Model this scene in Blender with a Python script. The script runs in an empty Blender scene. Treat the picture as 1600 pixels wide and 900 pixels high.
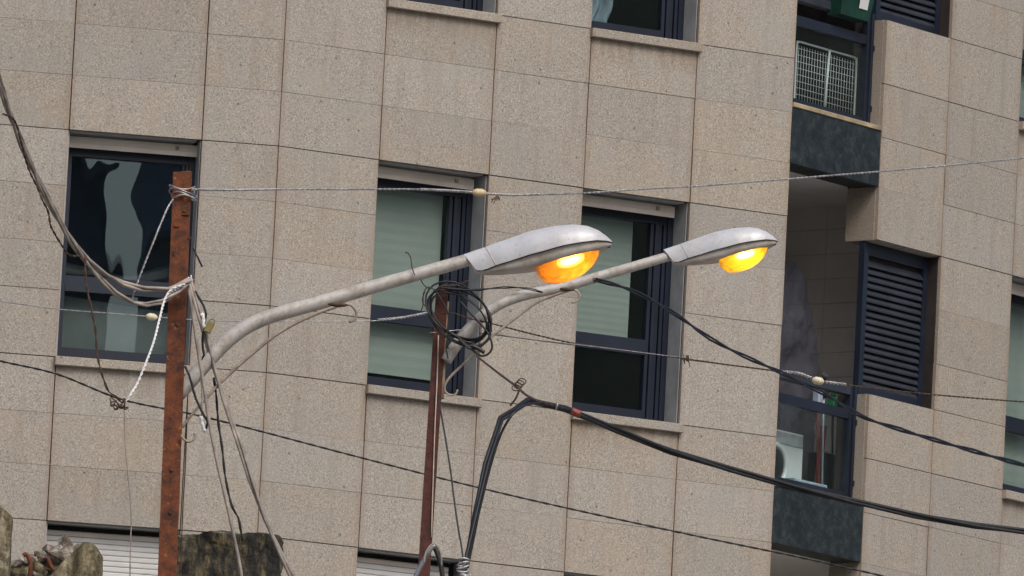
import bpy, bmesh, math, random
from mathutils import Vector, Matrix, noise
random.seed(7)
R = math.radians
sc = bpy.context.scene
C = sc.collection

# ------------------------------------------------------------------ camera
PITCH, ROLL, FPX = R(8.052), R(2.947), 18000.0      # long telephoto looking up at the facade
CAM = Vector((0, 0, 1.6))
FW = Vector((0, math.cos(PITCH), math.sin(PITCH)))
_up = Vector((0, -math.sin(PITCH), math.cos(PITCH)))
_rt = Vector((1, 0, 0))
RT = math.cos(ROLL) * _rt + math.sin(ROLL) * _up
UP = -math.sin(ROLL) * _rt + math.cos(ROLL) * _up
cd = bpy.data.cameras.new('camera')
cam = bpy.data.objects.new('camera', cd); C.objects.link(cam)
cam.matrix_world = Matrix(((RT.x, UP.x, -FW.x, CAM.x), (RT.y, UP.y, -FW.y, CAM.y), (RT.z, UP.z, -FW.z, CAM.z), (0, 0, 0, 1)))
cd.sensor_width = 36; cd.lens = FPX / 1600 * 36
cd.clip_start = 0.5; cd.clip_end = 3000
sc.camera = cam

# ------------------------------------------------------------------ sky, sun, exposure
SUN_EL, SUN_AZ = R(50), R(152)       # azimuth clockwise from +Y: a veiled sun high behind the camera's right shoulder
w = bpy.data.worlds.new('World'); sc.world = w; w.use_nodes = True
nt = w.node_tree
sky = nt.nodes.new('ShaderNodeTexSky'); sky.sky_type = 'NISHITA'; sky.sun_disc = False
sky.sun_elevation = SUN_EL; sky.sun_rotation = SUN_AZ
sky.air_density = 1.0; sky.dust_density = 5.0; sky.ozone_density = 1.0
nt.links.new(sky.outputs[0], nt.nodes['Background'].inputs[0])
nt.nodes['Background'].inputs[1].default_value = 0.13
sd = bpy.data.lights.new('sun', 'SUN'); sd.energy = 1.5; sd.angle = R(24); sd.color = (1, .965, .92)
sun = bpy.data.objects.new('sun', sd); C.objects.link(sun)
to_sun = Vector((math.sin(SUN_AZ) * math.cos(SUN_EL), math.cos(SUN_AZ) * math.cos(SUN_EL), math.sin(SUN_EL)))
sun.rotation_euler = to_sun.to_track_quat('Z', 'Y').to_euler()
sc.view_settings.view_transform = 'Standard'; sc.view_settings.look = 'None'
sc.view_settings.gamma = 1; sc.view_settings.use_curve_mapping = False
sc.view_settings.exposure = 0.02
sc.render.engine = 'CYCLES'
sc.cycles.max_bounces = 10; sc.cycles.transparent_max_bounces = 16

# ------------------------------------------------------------------ material helpers
def new_mat(name):
    m = bpy.data.materials.new(name); m.use_nodes = True
    n = m.node_tree; b = n.nodes['Principled BSDF']
    return m, n, b
def node(n, t, **kw):
    o = n.nodes.new(t)
    for k, v in kw.items():
        if k.startswith('i_'): o.inputs[k[2:].replace('_', ' ')].default_value = v
        else: setattr(o, k, v)
    return o
def ramp(n, src, stops):
    r = n.nodes.new('ShaderNodeValToRGB'); n.links.new(src, r.inputs[0])
    e = r.color_ramp.elements
    while len(e) < len(stops): e.new(0.5)
    for k, (p, c) in enumerate(stops):
        e[k].position = p; e[k].color = (*c, 1) if len(c) == 3 else c
    return r
def mix(n, a, b, fac, mode='MIX'):
    m = n.nodes.new('ShaderNodeMix'); m.data_type = 'RGBA'; m.blend_type = mode
    for sock, v in ((m.inputs[0], fac), (m.inputs[6], a), (m.inputs[7], b)):
        if hasattr(v, 'links'): n.links.new(v, sock)
        elif isinstance(v, (tuple, list)): sock.default_value = (*v, 1)
        else: sock.default_value = v
    return m.outputs[2]
def math_n(n, op, a, b=None):
    m = n.nodes.new('ShaderNodeMath'); m.operation = op
    for s, v in zip(m.inputs, (a, b)):
        if v is None: continue
        if hasattr(v, 'links'): n.links.new(v, s)
        else: s.default_value = v
    return m.outputs[0]
def noise_n(n, vec, scale, detail=2, rough=.5):
    t = n.nodes.new('ShaderNodeTexNoise'); t.inputs['Scale'].default_value = scale
    t.inputs['Detail'].default_value = detail; t.inputs['Roughness'].default_value = rough
    if vec is not None: n.links.new(vec, t.inputs['Vector'])
    return t.outputs[0]
def bump(n, b, h, strength, dist):
    k = n.nodes.new('ShaderNodeBump'); k.inputs['Strength'].default_value = strength; k.inputs['Distance'].default_value = dist
    n.links.new(h, k.inputs['Height']); n.links.new(k.outputs[0], b.inputs['Normal'])
def schlick(n, f0, k=1.0):
    lw = n.nodes.new('ShaderNodeLayerWeight'); lw.inputs[0].default_value = .5
    p = math_n(n, 'POWER', lw.outputs['Facing'], 5)
    return math_n(n, 'MULTIPLY', math_n(n, 'ADD', math_n(n, 'MULTIPLY', p, 1 - f0), f0), k)
def simple(name, col, rough=.6, metal=0, var=.15, vscale=8, bmp=0.0):
    m, n, b = new_mat(name)
    g = n.nodes.new('ShaderNodeNewGeometry')
    f = noise_n(n, g.outputs['Position'], vscale, 4, .6)
    d = tuple(max(0, c * (1 - var * 2)) for c in col); l = tuple(min(1, c * (1 + var * 2)) for c in col)
    n.links.new(ramp(n, f, [(.3, d), (.7, l)]).outputs[0], b.inputs['Base Color'])
    b.inputs['Roughness'].default_value = rough; b.inputs['Metallic'].default_value = metal
    if bmp: bump(n, b, noise_n(n, g.outputs['Position'], vscale * 6, 3), bmp, .01)
    return m
M = {}
def granite(name, tint=(1, 1, 1)):
    m, n, b = new_mat(name)
    g = n.nodes.new('ShaderNodeNewGeometry'); oi = n.nodes.new('ShaderNodeObjectInfo')
    off = n.nodes.new('ShaderNodeVectorMath'); off.operation = 'ADD'
    sc3 = n.nodes.new('ShaderNodeVectorMath'); sc3.operation = 'SCALE'
    cmb = n.nodes.new('ShaderNodeCombineXYZ')
    n.links.new(oi.outputs['Random'], cmb.inputs[0]); n.links.new(oi.outputs['Random'], cmb.inputs[2])
    n.links.new(cmb.outputs[0], sc3.inputs[0]); sc3.inputs['Scale'].default_value = 37
    n.links.new(g.outputs['Position'], off.inputs[0]); n.links.new(sc3.outputs[0], off.inputs[1])
    P = off.outputs[0]
    T = lambda c: tuple(a * q for a, q in zip(c, tint))
    fl = noise_n(n, P, 84, 3, .72)
    c1 = ramp(n, fl, [(.33, T((.165, .14, .116))), (.44, T((.325, .28, .234))), (.56, T((.39, .343, .292))), (.67, T((.525, .48, .425)))]).outputs[0]
    # coarse grey / ochre / pink clouding of the stone
    cl = noise_n(n, P, 2.6, 4, .6)
    c2 = mix(n, c1, T((.43, .33, .235)), math_n(n, 'MULTIPLY', ramp(n, cl, [(.49, (0, 0, 0)), (.74, (1, 1, 1))]).outputs[0], .42))
    cl2 = noise_n(n, P, 1.9, 3, .55)
    c3 = mix(n, c2, T((.345, .335, .325)), math_n(n, 'MULTIPLY', ramp(n, cl2, [(.5, (0, 0, 0)), (.72, (1, 1, 1))]).outputs[0], .5))
    # run-off streaks
    mp = n.nodes.new('ShaderNodeMapping'); mp.inputs['Scale'].default_value = (9, 9, .9); n.links.new(P, mp.inputs[0])
    st = noise_n(n, mp.outputs[0], 1.0, 4, .65)
    c4 = mix(n, c3, T((.27, .205, .15)), math_n(n, 'MULTIPLY', ramp(n, st, [(.50, (0, 0, 0)), (.74, (1, 1, 1))]).outputs[0], .42))
    # sparse dark pits
    pv = n.nodes.new('ShaderNodeTexVoronoi'); pv.inputs['Scale'].default_value = 6.5; n.links.new(P, pv.inputs['Vector'])
    pit = ramp(n, pv.outputs['Distance'], [(.045, (1, 1, 1)), (.075, (0, 0, 0))]).outputs[0]
    c5 = mix(n, c4, T((.10, .075, .06)), math_n(n, 'MULTIPLY', pit, .75))
    # ochre edges where water sits in the open joints
    tc = n.nodes.new('ShaderNodeTexCoord'); sx = n.nodes.new('ShaderNodeSeparateXYZ'); n.links.new(tc.outputs['Generated'], sx.inputs[0])
    e = math_n(n, 'ABSOLUTE', math_n(n, 'SUBTRACT', sx.outputs[0], .5))
    e = math_n(n, 'MULTIPLY', ramp(n, e, [(.44, (0, 0, 0)), (.5, (1, 1, 1))]).outputs[0], noise_n(n, P, 5, 3))
    c6 = mix(n, c5, T((.30, .21, .145)), math_n(n, 'MULTIPLY', e, 1.0))
    # brown run-off below the sills (slabs flagged 'runoff')
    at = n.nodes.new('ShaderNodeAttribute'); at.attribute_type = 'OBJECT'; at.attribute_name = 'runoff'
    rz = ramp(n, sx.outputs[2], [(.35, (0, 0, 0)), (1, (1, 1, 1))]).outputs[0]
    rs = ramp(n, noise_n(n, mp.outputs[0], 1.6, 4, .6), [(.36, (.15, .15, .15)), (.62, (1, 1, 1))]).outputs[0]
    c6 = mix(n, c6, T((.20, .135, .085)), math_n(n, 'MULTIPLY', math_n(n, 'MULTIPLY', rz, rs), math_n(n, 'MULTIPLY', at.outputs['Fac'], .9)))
    # slab to slab differences
    br = math_n(n, 'ADD', math_n(n, 'MULTIPLY', oi.outputs['Random'], .12), .935)
    hs = n.nodes.new('ShaderNodeHueSaturation'); n.links.new(c6, hs.inputs['Color']); n.links.new(br, hs.inputs['Value'])
    r2 = math_n(n, 'FRACT', math_n(n, 'MULTIPLY', oi.outputs['Random'], 17.3))
    n.links.new(math_n(n, 'ADD', math_n(n, 'MULTIPLY', r2, .26), .64), hs.inputs['Saturation'])
    n.links.new(hs.outputs[0], b.inputs['Base Color'])
    b.inputs['Roughness'].default_value = .82; b.inputs['Specular IOR Level'].default_value = .3
    bump(n, b, fl, .35, .004)
    return m
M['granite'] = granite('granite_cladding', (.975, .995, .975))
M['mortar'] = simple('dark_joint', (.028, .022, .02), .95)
M['navy'] = simple('navy_aluminium', (.013, .019, .034), .38, 0, .12, 3)
M['navy_louvre'] = simple('navy_louvre_paint', (.03, .036, .05), .45, 0, .15, 5)
M['shutter_beige'] = simple('shutter_plastic_beige', (.55, .50, .44), .5, 0, .06, 4)
M['shutter_white'] = simple('shutter_plastic_white', (.62, .62, .61), .45, 0, .04, 4)
M['blind'] = simple('pale_blind_fabric', (.33, .355, .34), .9, 0, .03, 2)
M['curtain'] = simple('thin_curtain', (.27, .34, .43), .9, 0, .12, 6)
M['room'] = simple('dim_room', (.035, .034, .034), .9, 0, .1, 2)
M['dark_cloth'] = simple('dark_cloth', (.02, .022, .028), .8, 0, .3, 9)
M['tile'] = simple('loggia_tile', (.74, .71, .66), .35, 0, .05, 2)
M['plaster'] = simple('white_plaster', (.82, .80, .77), .9, 0, .03, 2)
M['white_paint'] = simple('white_enamel', (.72, .73, .73), .3, 0, .03, 4)
M['rubber'] = simple('black_rubber', (.015, .015, .016), .5)
M['red'] = simple('red_plastic', (.20, .02, .02), .4)
M['green'] = simple('green_plastic', (.02, .16, .06), .4)
M['dkgreen'] = simple('dark_green_plastic', (.008, .05, .035), .4, 0, .2, 5)
M['blue'] = simple('pale_blue_cloth', (.35, .42, .52), .8)
M['ledge'] = simple('ochre_ledge_stone', (.34, .28, .18), .85, 0, .2, 6)
M['galv'] = simple('galvanised_wire', (.42, .42, .42), .45, .6, .25, 30)
M['rustwire'] = simple('rusty_wire', (.075, .045, .032), .8, .1, .35, 30)
M['black_cable'] = simple('black_cable_sheath', (.010, .011, .014), .5, 0, .3, 20)
M['grey_cable'] = simple('grey_cable_sheath', (.29, .255, .225), .6, 0, .25, 12)
M['white_rope'] = simple('white_twisted_cord', (.74, .74, .74), .7, 0, .06, 20)
M['tan'] = simple('ceramic_tan', (.60, .46, .28), .4, 0, .1, 20)
M['cream'] = simple('ceramic_cream', (.66, .60, .40), .4, 0, .1, 20)
M['redtape'] = simple('red_tape', (.22, .045, .035), .6, 0, .5, 60)
M['steel'] = simple('bare_steel_pipe', (.36, .37, .38), .35, .8, .2, 20)
M['olive'] = simple('olive_tag', (.20, .16, .06), .6)
M['cap_pale'] = simple('pale_strip', (.50, .42, .34), .7, 0, .2, 6)
M['screen'] = simple('grey_privacy_film', (.13, .14, .14), .9, 0, .12, 3)
M['reveal_grey'] = simple('cool_grey_reveal', (.34, .345, .35), .7, 0, .08, 7, .1)  # reveals in a cooler grey than the cladding
M['tan_strip'] = simple('tan_painted_strip', (.30, .24, .16), .8, 0, .3, 10)

def slate():
    m, n, b = new_mat('green_black_slate')
    g = n.nodes.new('ShaderNodeNewGeometry')
    f = noise_n(n, g.outputs['Position'], 11, 7, .76)
    c = ramp(n, f, [(.34, (.007, .011, .014)), (.5, (.016, .023, .027)), (.66, (.045, .056, .060))]).outputs[0]
    n.links.new(c, b.inputs['Base Color']); b.inputs['Roughness'].default_value = .42
    bump(n, b, noise_n(n, g.outputs['Position'], 40, 3), .15, .004)
    return m
M['slate'] = slate()
def glass(name, tint, refl=1.0, ior=1.5, film=0.0):
    m, n, b = new_mat(name); n.nodes.remove(b)
    out = n.nodes['Material Output']
    t = n.nodes.new('ShaderNodeBsdfTransparent'); t.inputs[0].default_value = (*tint, 1)
    gl = n.nodes.new('ShaderNodeBsdfGlossy'); gl.inputs['Roughness'].default_value = .004; gl.inputs[0].default_value = (.70, .88, 1, 1)
    g = n.nodes.new('ShaderNodeNewGeometry')
    # float-glass waviness: the normal wanders by about a thousandth
    nz = n.nodes.new('ShaderNodeTexNoise'); nz.inputs['Scale'].default_value = 3.2; nz.inputs['Detail'].default_value = 1.5; mpg = n.nodes.new('ShaderNodeMapping'); mpg.inputs['Scale'].default_value = (1.1, 1.1, .36); n.links.new(g.outputs['Position'], mpg.inputs[0]); n.links.new(mpg.outputs[0], nz.inputs['Vector'])
    v1 = node(n, 'ShaderNodeVectorMath', operation='SUBTRACT'); n.links.new(nz.outputs['Color'], v1.inputs[0]); v1.inputs[1].default_value = (.5, .5, .5)
    v2 = node(n, 'ShaderNodeVectorMath', operation='SCALE'); n.links.new(v1.outputs[0], v2.inputs[0]); v2.inputs['Scale'].default_value = .0085
    v3 = node(n, 'ShaderNodeVectorMath', operation='ADD'); n.links.new(v2.outputs[0], v3.inputs[0]); n.links.new(g.outputs['Normal'], v3.inputs[1])
    v4 = node(n, 'ShaderNodeVectorMath', operation='NORMALIZE'); n.links.new(v3.outputs[0], v4.inputs[0]); n.links.new(v4.outputs[0], gl.inputs['Normal'])
    k = schlick(n, .042, refl)
    mx = n.nodes.new('ShaderNodeMixShader'); n.links.new(k, mx.inputs[0]); n.links.new(t.outputs[0], mx.inputs[1]); n.links.new(gl.outputs[0], mx.inputs[2])
    res = mx.outputs[0]
    if film:   # thin dust on the pane
        df = n.nodes.new('ShaderNodeBsdfDiffuse'); df.inputs[0].default_value = (.5, .53, .52, 1)
        m2 = n.nodes.new('ShaderNodeMixShader')
        n.links.new(math_n(n, 'MULTIPLY', ramp(n, noise_n(n, g.outputs['Position'], 3, 4), [(.3, (.3, .3, .3)), (.8, (1, 1, 1))]).outputs[0], film), m2.inputs[0])
        n.links.new(res, m2.inputs[1]); n.links.new(df.outputs[0], m2.inputs[2]); res = m2.outputs[0]
    n.links.new(res, out.inputs[0])
    return m
M['glass'] = glass('window_glass', (.90, .945, .93), 1.3, 1.5, .003)
M['glass_clear'] = glass('balustrade_glass', (.92, .965, .96), 1.2, 1.5, .012)
def rust(name, base, dark, spot, spotf=.5):
    m, n, b = new_mat(name)
    g = n.nodes.new('ShaderNodeNewGeometry')
    f = noise_n(n, g.outputs['Position'], 17, 8, .78)
    c = ramp(n, f, [(.38, dark), (.5, base), (.66, tuple(q * 1.6 for q in base))]).outputs[0]
    s = noise_n(n, g.outputs['Position'], 26, 3, .6)
    c = mix(n, c, spot, math_n(n, 'MULTIPLY', ramp(n, s, [(.64, (0, 0, 0)), (.74, (1, 1, 1))]).outputs[0], spotf))
    n.links.new(c, b.inputs['Base Color']); b.inputs['Roughness'].default_value = .78
    bump(n, b, noise_n(n, g.outputs['Position'], 70, 4), .5, .004)
    return m
M['rust'] = rust('rusted_steel', (.125, .034, .010), (.045, .016, .009), (.40, .17, .05), .7)
M['oxide'] = rust('red_oxide_steel', (.070, .019, .013), (.04, .012, .009), (.16, .04, .02), .3)
def weathered(name, base, dirt, rough, metal, sc_=14, amount=.6):
    m, n, b = new_mat(name)
    g = n.nodes.new('ShaderNodeNewGeometry')
    f = noise_n(n, g.outputs['Position'], sc_, 6, .7)
    c = mix(n, base, dirt, math_n(n, 'MULTIPLY', ramp(n, f, [(.45, (0, 0, 0)), (.72, (1, 1, 1))]).outputs[0], amount))
    f2 = noise_n(n, g.outputs['Position'], sc_ * 5, 3, .6)
    c = mix(n, c, tuple(q * .5 for q in dirt), math_n(n, 'MULTIPLY', ramp(n, f2, [(.62, (0, 0, 0)), (.70, (1, 1, 1))]).outputs[0], amount * .6))
    n.links.new(c, b.inputs['Base Color']); b.inputs['Metallic'].default_value = metal
    n.links.new(ramp(n, f, [(.3, (rough,) * 3), (.8, (min(1, rough + .25),) * 3)]).outputs[0], b.inputs['Roughness'])
    bump(n, b, f2, .2, .002)
    return m
M['arm'] = weathered('weathered_grey_paint', (.53, .51, .48), (.20, .15, .10), .42, .15, 16, .7)
M['housing'] = weathered('cast_aluminium_housing', (.60, .61, .635), (.42, .40, .38), .36, .15, 10, .6)
M['housing_low'] = weathered('stained_lower_housing', (.52, .49, .45), (.25, .19, .13), .5, .1, 9, .7)
M['rod'] = weathered('stained_stay_rod', (.36, .31, .25), (.16, .10, .06), .6, .1, 14, .8)
def stone(name, cols, scale=5, streak=True):
    m, n, b = new_mat(name)
    g = n.nodes.new('ShaderNodeNewGeometry'); v = g.outputs['Position']
    f0 = noise_n(n, v, scale * 2.2, 6, .75)
    if streak:
        mp = n.nodes.new('ShaderNodeMapping'); mp.inputs['Scale'].default_value = (1, 1, .22); n.links.new(v, mp.inputs[0]); v = mp.outputs[0]
    f = noise_n(n, v, scale * 2, 7, .72)
    a = ramp(n, f, [(.38, cols[0]), (.48, cols[1]), (.57, cols[2]), (.67, cols[3])]).outputs[0]
    c = mix(n, a, cols[0], math_n(n, 'MULTIPLY', ramp(n, f0, [(.48, (0, 0, 0)), (.58, (1, 1, 1))]).outputs[0], .75))
    n.links.new(c, b.inputs['Base Color']); b.inputs['Roughness'].default_value = .95
    bump(n, b, f0, .8, .02)
    return m
M['mossy'] = stone('blackened_mossy_stone', [(.012, .013, .013), (.035, .034, .03), (.15, .12, .065), (.27, .23, .15)], 6)
M['olive_stone'] = stone('lichen_stone', [(.045, .04, .022), (.13, .11, .06), (.24, .20, .12), (.42, .38, .28)], 7)
M['rubble'] = stone('broken_mortar', [(.12, .09, .07), (.30, .26, .21), (.46, .42, .37), (.58, .55, .50)], 9, False)
def asphalt():
    return simple('worn_concrete_paving', (.20, .19, .175), .95, 0, .2, 3)
M['paving'] = asphalt()

def lamp_mats(tag_, bowl_col, bulb_col, bulb_e, glow, glow_col):
    m, n, b = new_mat('lit_bowl_' + tag_); n.nodes.remove(b)
    out = n.nodes['Material Output']; g = n.nodes.new('ShaderNodeNewGeometry')
    t = n.nodes.new('ShaderNodeBsdfRefraction'); t.inputs[0].default_value = (*bowl_col, 1); t.inputs['Roughness'].default_value = .60; t.inputs['IOR'].default_value = 1.5
    tl = n.nodes.new('ShaderNodeBsdfTranslucent'); tl.inputs[0].default_value = (*glow_col, 1)
    em = n.nodes.new('ShaderNodeEmission'); em.inputs[0].default_value = (*glow_col, 1)
    em.inputs[1].default_value = glow
    ad = n.nodes.new('ShaderNodeAddShader'); n.links.new(tl.outputs[0], ad.inputs[0]); n.links.new(em.outputs[0], ad.inputs[1])
    m1 = n.nodes.new('ShaderNodeMixShader')
    wv = ramp(n, noise_n(n, g.outputs['Position'], 28, 3, .6), [(.3, (.18,) * 3), (.7, (.45,) * 3)]).outputs[0]
    n.links.new(wv, m1.inputs[0]); n.links.new(t.outputs[0], m1.inputs[1]); n.links.new(ad.outputs[0], m1.inputs[2])
    gl = n.nodes.new('ShaderNodeBsdfGlossy'); gl.inputs['Roughness'].default_value = .08
    m2 = n.nodes.new('ShaderNodeMixShader'); n.links.new(schlick(n, .035), m2.inputs[0]); n.links.new(m1.outputs[0], m2.inputs[1]); n.links.new(gl.outputs[0], m2.inputs[2])
    n.links.new(m2.outputs[0], out.inputs[0])
    k, n, b = new_mat('lit_sodium_tube_' + tag_); n.nodes.remove(b)
    em = n.nodes.new('ShaderNodeEmission'); em.inputs[0].default_value = (*bulb_col, 1); em.inputs[1].default_value = bulb_e
    n.links.new(em.outputs[0], n.nodes['Material Output'].inputs[0])
    return m, k
M['bowl1'], M['bulb1'] = lamp_mats('orange', (1.0, .58, .16), (1.0, .74, .34), 52, .46, (1.0, .35, .03))
M['bowl2'], M['bulb2'] = lamp_mats('yellow', (1.0, .70, .18), (1.0, .82, .38), 70, .52, (1.0, .50, .03))
M['reflector'] = simple('reflector_dish', (.8, .78, .7), .3, 0, .02, 3)

# ------------------------------------------------------------------ mesh helpers
class MB:
    def __init__(s): s.v = []; s.f = []; s.sm = []
    def add(s, vs, fs, smooth=False):
        o = len(s.v); s.v += [tuple(q) for q in vs]; s.f += [tuple(i + o for i in f) for f in fs]; s.sm += [smooth] * len(fs); return s
    def box(s, x0, x1, y0, y1, z0, z1):
        return s.add([(x0, y0, z0), (x1, y0, z0), (x1, y1, z0), (x0, y1, z0), (x0, y0, z1), (x1, y0, z1), (x1, y1, z1), (x0, y1, z1)],
                     [(0, 3, 2, 1), (4, 5, 6, 7), (0, 1, 5, 4), (1, 2, 6, 5), (2, 3, 7, 6), (3, 0, 4, 7)])
    def cbox(s, x0, x1, y0, y1, z0, z1, c=.004, cz=None):
        """box whose outer (front, -y) edges are chamfered"""
        cz = c if cz is None else cz
        v = [(x0, y1, z0), (x1, y1, z0), (x1, y1, z1), (x0, y1, z1),
             (x0, y0 + c, z0), (x1, y0 + c, z0), (x1, y0 + c, z1), (x0, y0 + c, z1),
             (x0 + c, y0, z0 + cz), (x1 - c, y0, z0 + cz), (x1 - c, y0, z1 - cz), (x0 + c, y0, z1 - cz)]
        f = [(0, 3, 2, 1)]
        for k in range(4):
            j = (k + 1) % 4
            f += [(k, j, 4 + j, 4 + k), (4 + k, 4 + j, 8 + j, 8 + k)]
        f.append((8, 9, 10, 11))
        return s.add(v, f)
    def tube(s, pts, r, sides=8, cap=True):
        pts = [Vector(p) for p in pts]; n = len(pts)
        rr = r if isinstance(r, (list, tuple)) else [r] * n
        t0 = (pts[1] - pts[0]).normalized()
        a = t0.orthogonal().normalized(); vs = []; fs = []
        for i, p in enumerate(pts):
            t = (pts[min(i + 1, n - 1)] - pts[max(i - 1, 0)]).normalized()
            a = (a - t * a.dot(t)).normalized(); b = t.cross(a)
            for k in range(sides):
                q = 2 * math.pi * k / sides
                vs.append(p + (a * math.cos(q) + b * math.sin(q)) * rr[i])
        for i in range(n - 1):
            for k in range(sides):
                j = (k + 1) % sides
                fs.append((i * sides + k, i * sides + j, (i + 1) * sides + j, (i + 1) * sides + k))
        s.add(vs, fs, True)
        if cap:
            o = len(s.v) - len(vs)
            s.f.append(tuple(o + k for k in reversed(range(sides)))); s.sm.append(False)
            s.f.append(tuple(o + (n - 1) * sides + k for k in range(sides))); s.sm.append(False)
        return s
    def ellipsoid(s, c, rx, ry, rz, nu=16, nv=10, half=0):
        """half=-1: lower half only"""
        vs = []; fs = []
        v0, v1 = (-math.pi / 2, math.pi / 2) if not half else (-math.pi / 2, 0)
        for i in range(nv + 1):
            ph = v0 + (v1 - v0) * i / nv
            for k in range(nu):
                th = 2 * math.pi * k / nu
                vs.append((c[0] + rx * math.cos(ph) * math.cos(th), c[1] + ry * math.cos(ph) * math.sin(th), c[2] + rz * math.sin(ph)))
        for i in range(nv):
            for k in range(nu):
                j = (k + 1) % nu
                fs.append((i * nu + k, i * nu + j, (i + 1) * nu + j, (i + 1) * nu + k))
        return s.add(vs, fs, True)
    def mesh(s, name):
        me = bpy.data.meshes.new(name); me.from_pydata(s.v, [], s.f); me.update()
        me.polygons.foreach_set('use_smooth', s.sm)
        return me
def world(o):
    if o.parent is None: return o.matrix_basis.copy()
    return world(o.parent) @ o.matrix_parent_inverse @ o.matrix_basis
def link(o, parent=None):
    C.objects.link(o)
    if parent is not None:
        o.parent = parent; o.matrix_parent_inverse = world(parent).inverted()
    return o
def obj(name, mb, mat, parent=None, mw=None):
    me = mb.mesh(name) if isinstance(mb, MB) else mb
    if not me.materials: me.materials.append(M[mat] if isinstance(mat, str) else mat)
    o = bpy.data.objects.new(name, me)
    if mw is not None: o.matrix_basis = mw
    return link(o, parent)
def tag(o, label, cat, group=None):
    o['label'] = label; o['category'] = cat
    if group: o['group'] = group
    return o
def thing(name, loc, label, cat, group=None):
    o = bpy.data.objects.new(name, None); o.location = loc; o.empty_display_size = .2
    C.objects.link(o); return tag(o, label, cat, group)
def struct(o): o['kind'] = 'structure'; return o
def ray(x, y, Y):
    """point on the sight line through photo position (x, y) at distance Y down the street"""
    d = FW + RT * ((x - 800) / FPX) - UP * ((y - 450) / FPX)
    return CAM + d * (Y / d.y)
def spline(P, per=8):
    P = [Vector(p) for p in P]; out = []
    Q = [2 * P[0] - P[1]] + P + [2 * P[-1] - P[-2]]
    for i in range(1, len(Q) - 2):
        a, b, c, d = Q[i - 1:i + 3]
        for k in range(per):
            t = k / per
            out.append(.5 * ((2 * b) + (c - a) * t + (2 * a - 5 * b + 4 * c - d) * t * t + (3 * b - a - 3 * c + d) * t ** 3))
    out.append(P[-1]); return out
def resample(P, step):
    L = [0]
    for a, b in zip(P, P[1:]): L.append(L[-1] + (b - a).length)
    n = max(2, int(L[-1] / step) + 1); out = []; j = 0
    for i in range(n):
        s = L[-1] * i / (n - 1)
        while j < len(P) - 2 and L[j + 1] < s: j += 1
        k = (s - L[j]) / max(1e-9, L[j + 1] - L[j]); out.append(P[j].lerp(P[j + 1], min(1, max(0, k))))
    return out
def strands(mb, P, n, off, r, pitch, step=None, sides=5, jit=0, seed=0):
    """n strands laid round the path P with the given lay length"""
    step = step or pitch / 7
    P = resample(P, step); N = len(P)
    for k in range(n):
        out = []; a = None
        for i, p in enumerate(P):
            t = (P[min(i + 1, N - 1)] - P[max(i - 1, 0)]).normalized()
            if a is None: a = t.orthogonal().normalized()
            a = (a - t * a.dot(t)).normalized(); b = t.cross(a)
            q = 2 * math.pi * (i * step / pitch + k / n)
            w_ = off
            if jit: w_ = off * (1 + jit * noise.noise(p * 3 + Vector((seed, k * 9, 0))))
            out.append(p + (a * math.cos(q) + b * math.sin(q)) * w_)
        mb.tube(out, r, sides)
    return mb
def px(Pl, Y):
    """Pl: [(x, y)] or [(x, y, Y)] sight positions -> points"""
    out = []
    for i, q in enumerate(Pl):
        d = q[2] if len(q) > 2 else (Y if not isinstance(Y, tuple) else Y[0] + (Y[1] - Y[0]) * i / (len(Pl) - 1))
        out.append(ray(q[0], q[1], d))
    return out

# ------------------------------------------------------------------ ground: a street that climbs towards the building
g = MB()
prof = [(-200, 0), (0, 0), (86, 5.2), (95, 5.5), (1500, 5.5)]
vs = []; fs = []
for (y, z) in prof:
    for x in (-700, -60, 0, 60, 700): vs.append((x, y, z))
for i in range(len(prof) - 1):
    for k in range(4): fs.append((i * 5 + k, i * 5 + k + 1, (i + 1) * 5 + k + 1, (i + 1) * 5 + k))
g.add(vs, fs)
struct(obj('ground', g, 'paving'))
def gz(y): return 0 if y < 0 else min(5.2, y * 5.2 / 86)

# unseen hillside added behind the camera so the window glass mirrors darker
hv = []; hf = []; NA, NR = 90, 8
for i in range(NA + 1):
    az = R(40 + 275 * i / NA)
    for k in range(NR + 1):
        t = k / NR; rad = 130 + 190 * t
        edge = min(1, min(i, NA - i) / 8)
        h = edge * (118 * (1 - .72 * math.exp(-((az - R(163)) / R(13)) ** 2)) * t ** .8 * (1 + .16 * noise.noise(Vector((az * 3, 0, 0))) + .06 * noise.noise(Vector((az * 14, 3, 0)))) + 5 * noise.noise(Vector((az * 30, t * 7, 1))) * t)
        hv.append((rad * math.sin(az), rad * math.cos(az), h - .5))
for i in range(NA):
    for k in range(NR):
        q_ = i * (NR + 1) + k; hf.append((q_, q_ + 1, q_ + NR + 2, q_ + NR + 1))
M['added_hill'] = simple('added_wooded_hill', (.045, .055, .032), .95, 0, .3, .08)
struct(obj('added_hill', MB().add(hv, hf, True), 'added_hill'))
M['opp'] = simple('darker_render_wall', (.26, .28, .31), .9, 0, .2, .6)  # wall tones of the added blocks, set for how they mirror
M['opp_pale'] = simple('grey_render_wall', (.50, .53, .57), .9, 0, .2, .6)
M['opp_slab'] = simple('pale_balcony_edge', (.34, .35, .36), .9, 0, .1, .6)
OPP = Matrix.Translation((44.0, -60, 0)) @ Matrix.Rotation(R(17.8), 4, 'Z')      # added blocks, turned so the gap between them mirrors as a bright streak
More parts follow.
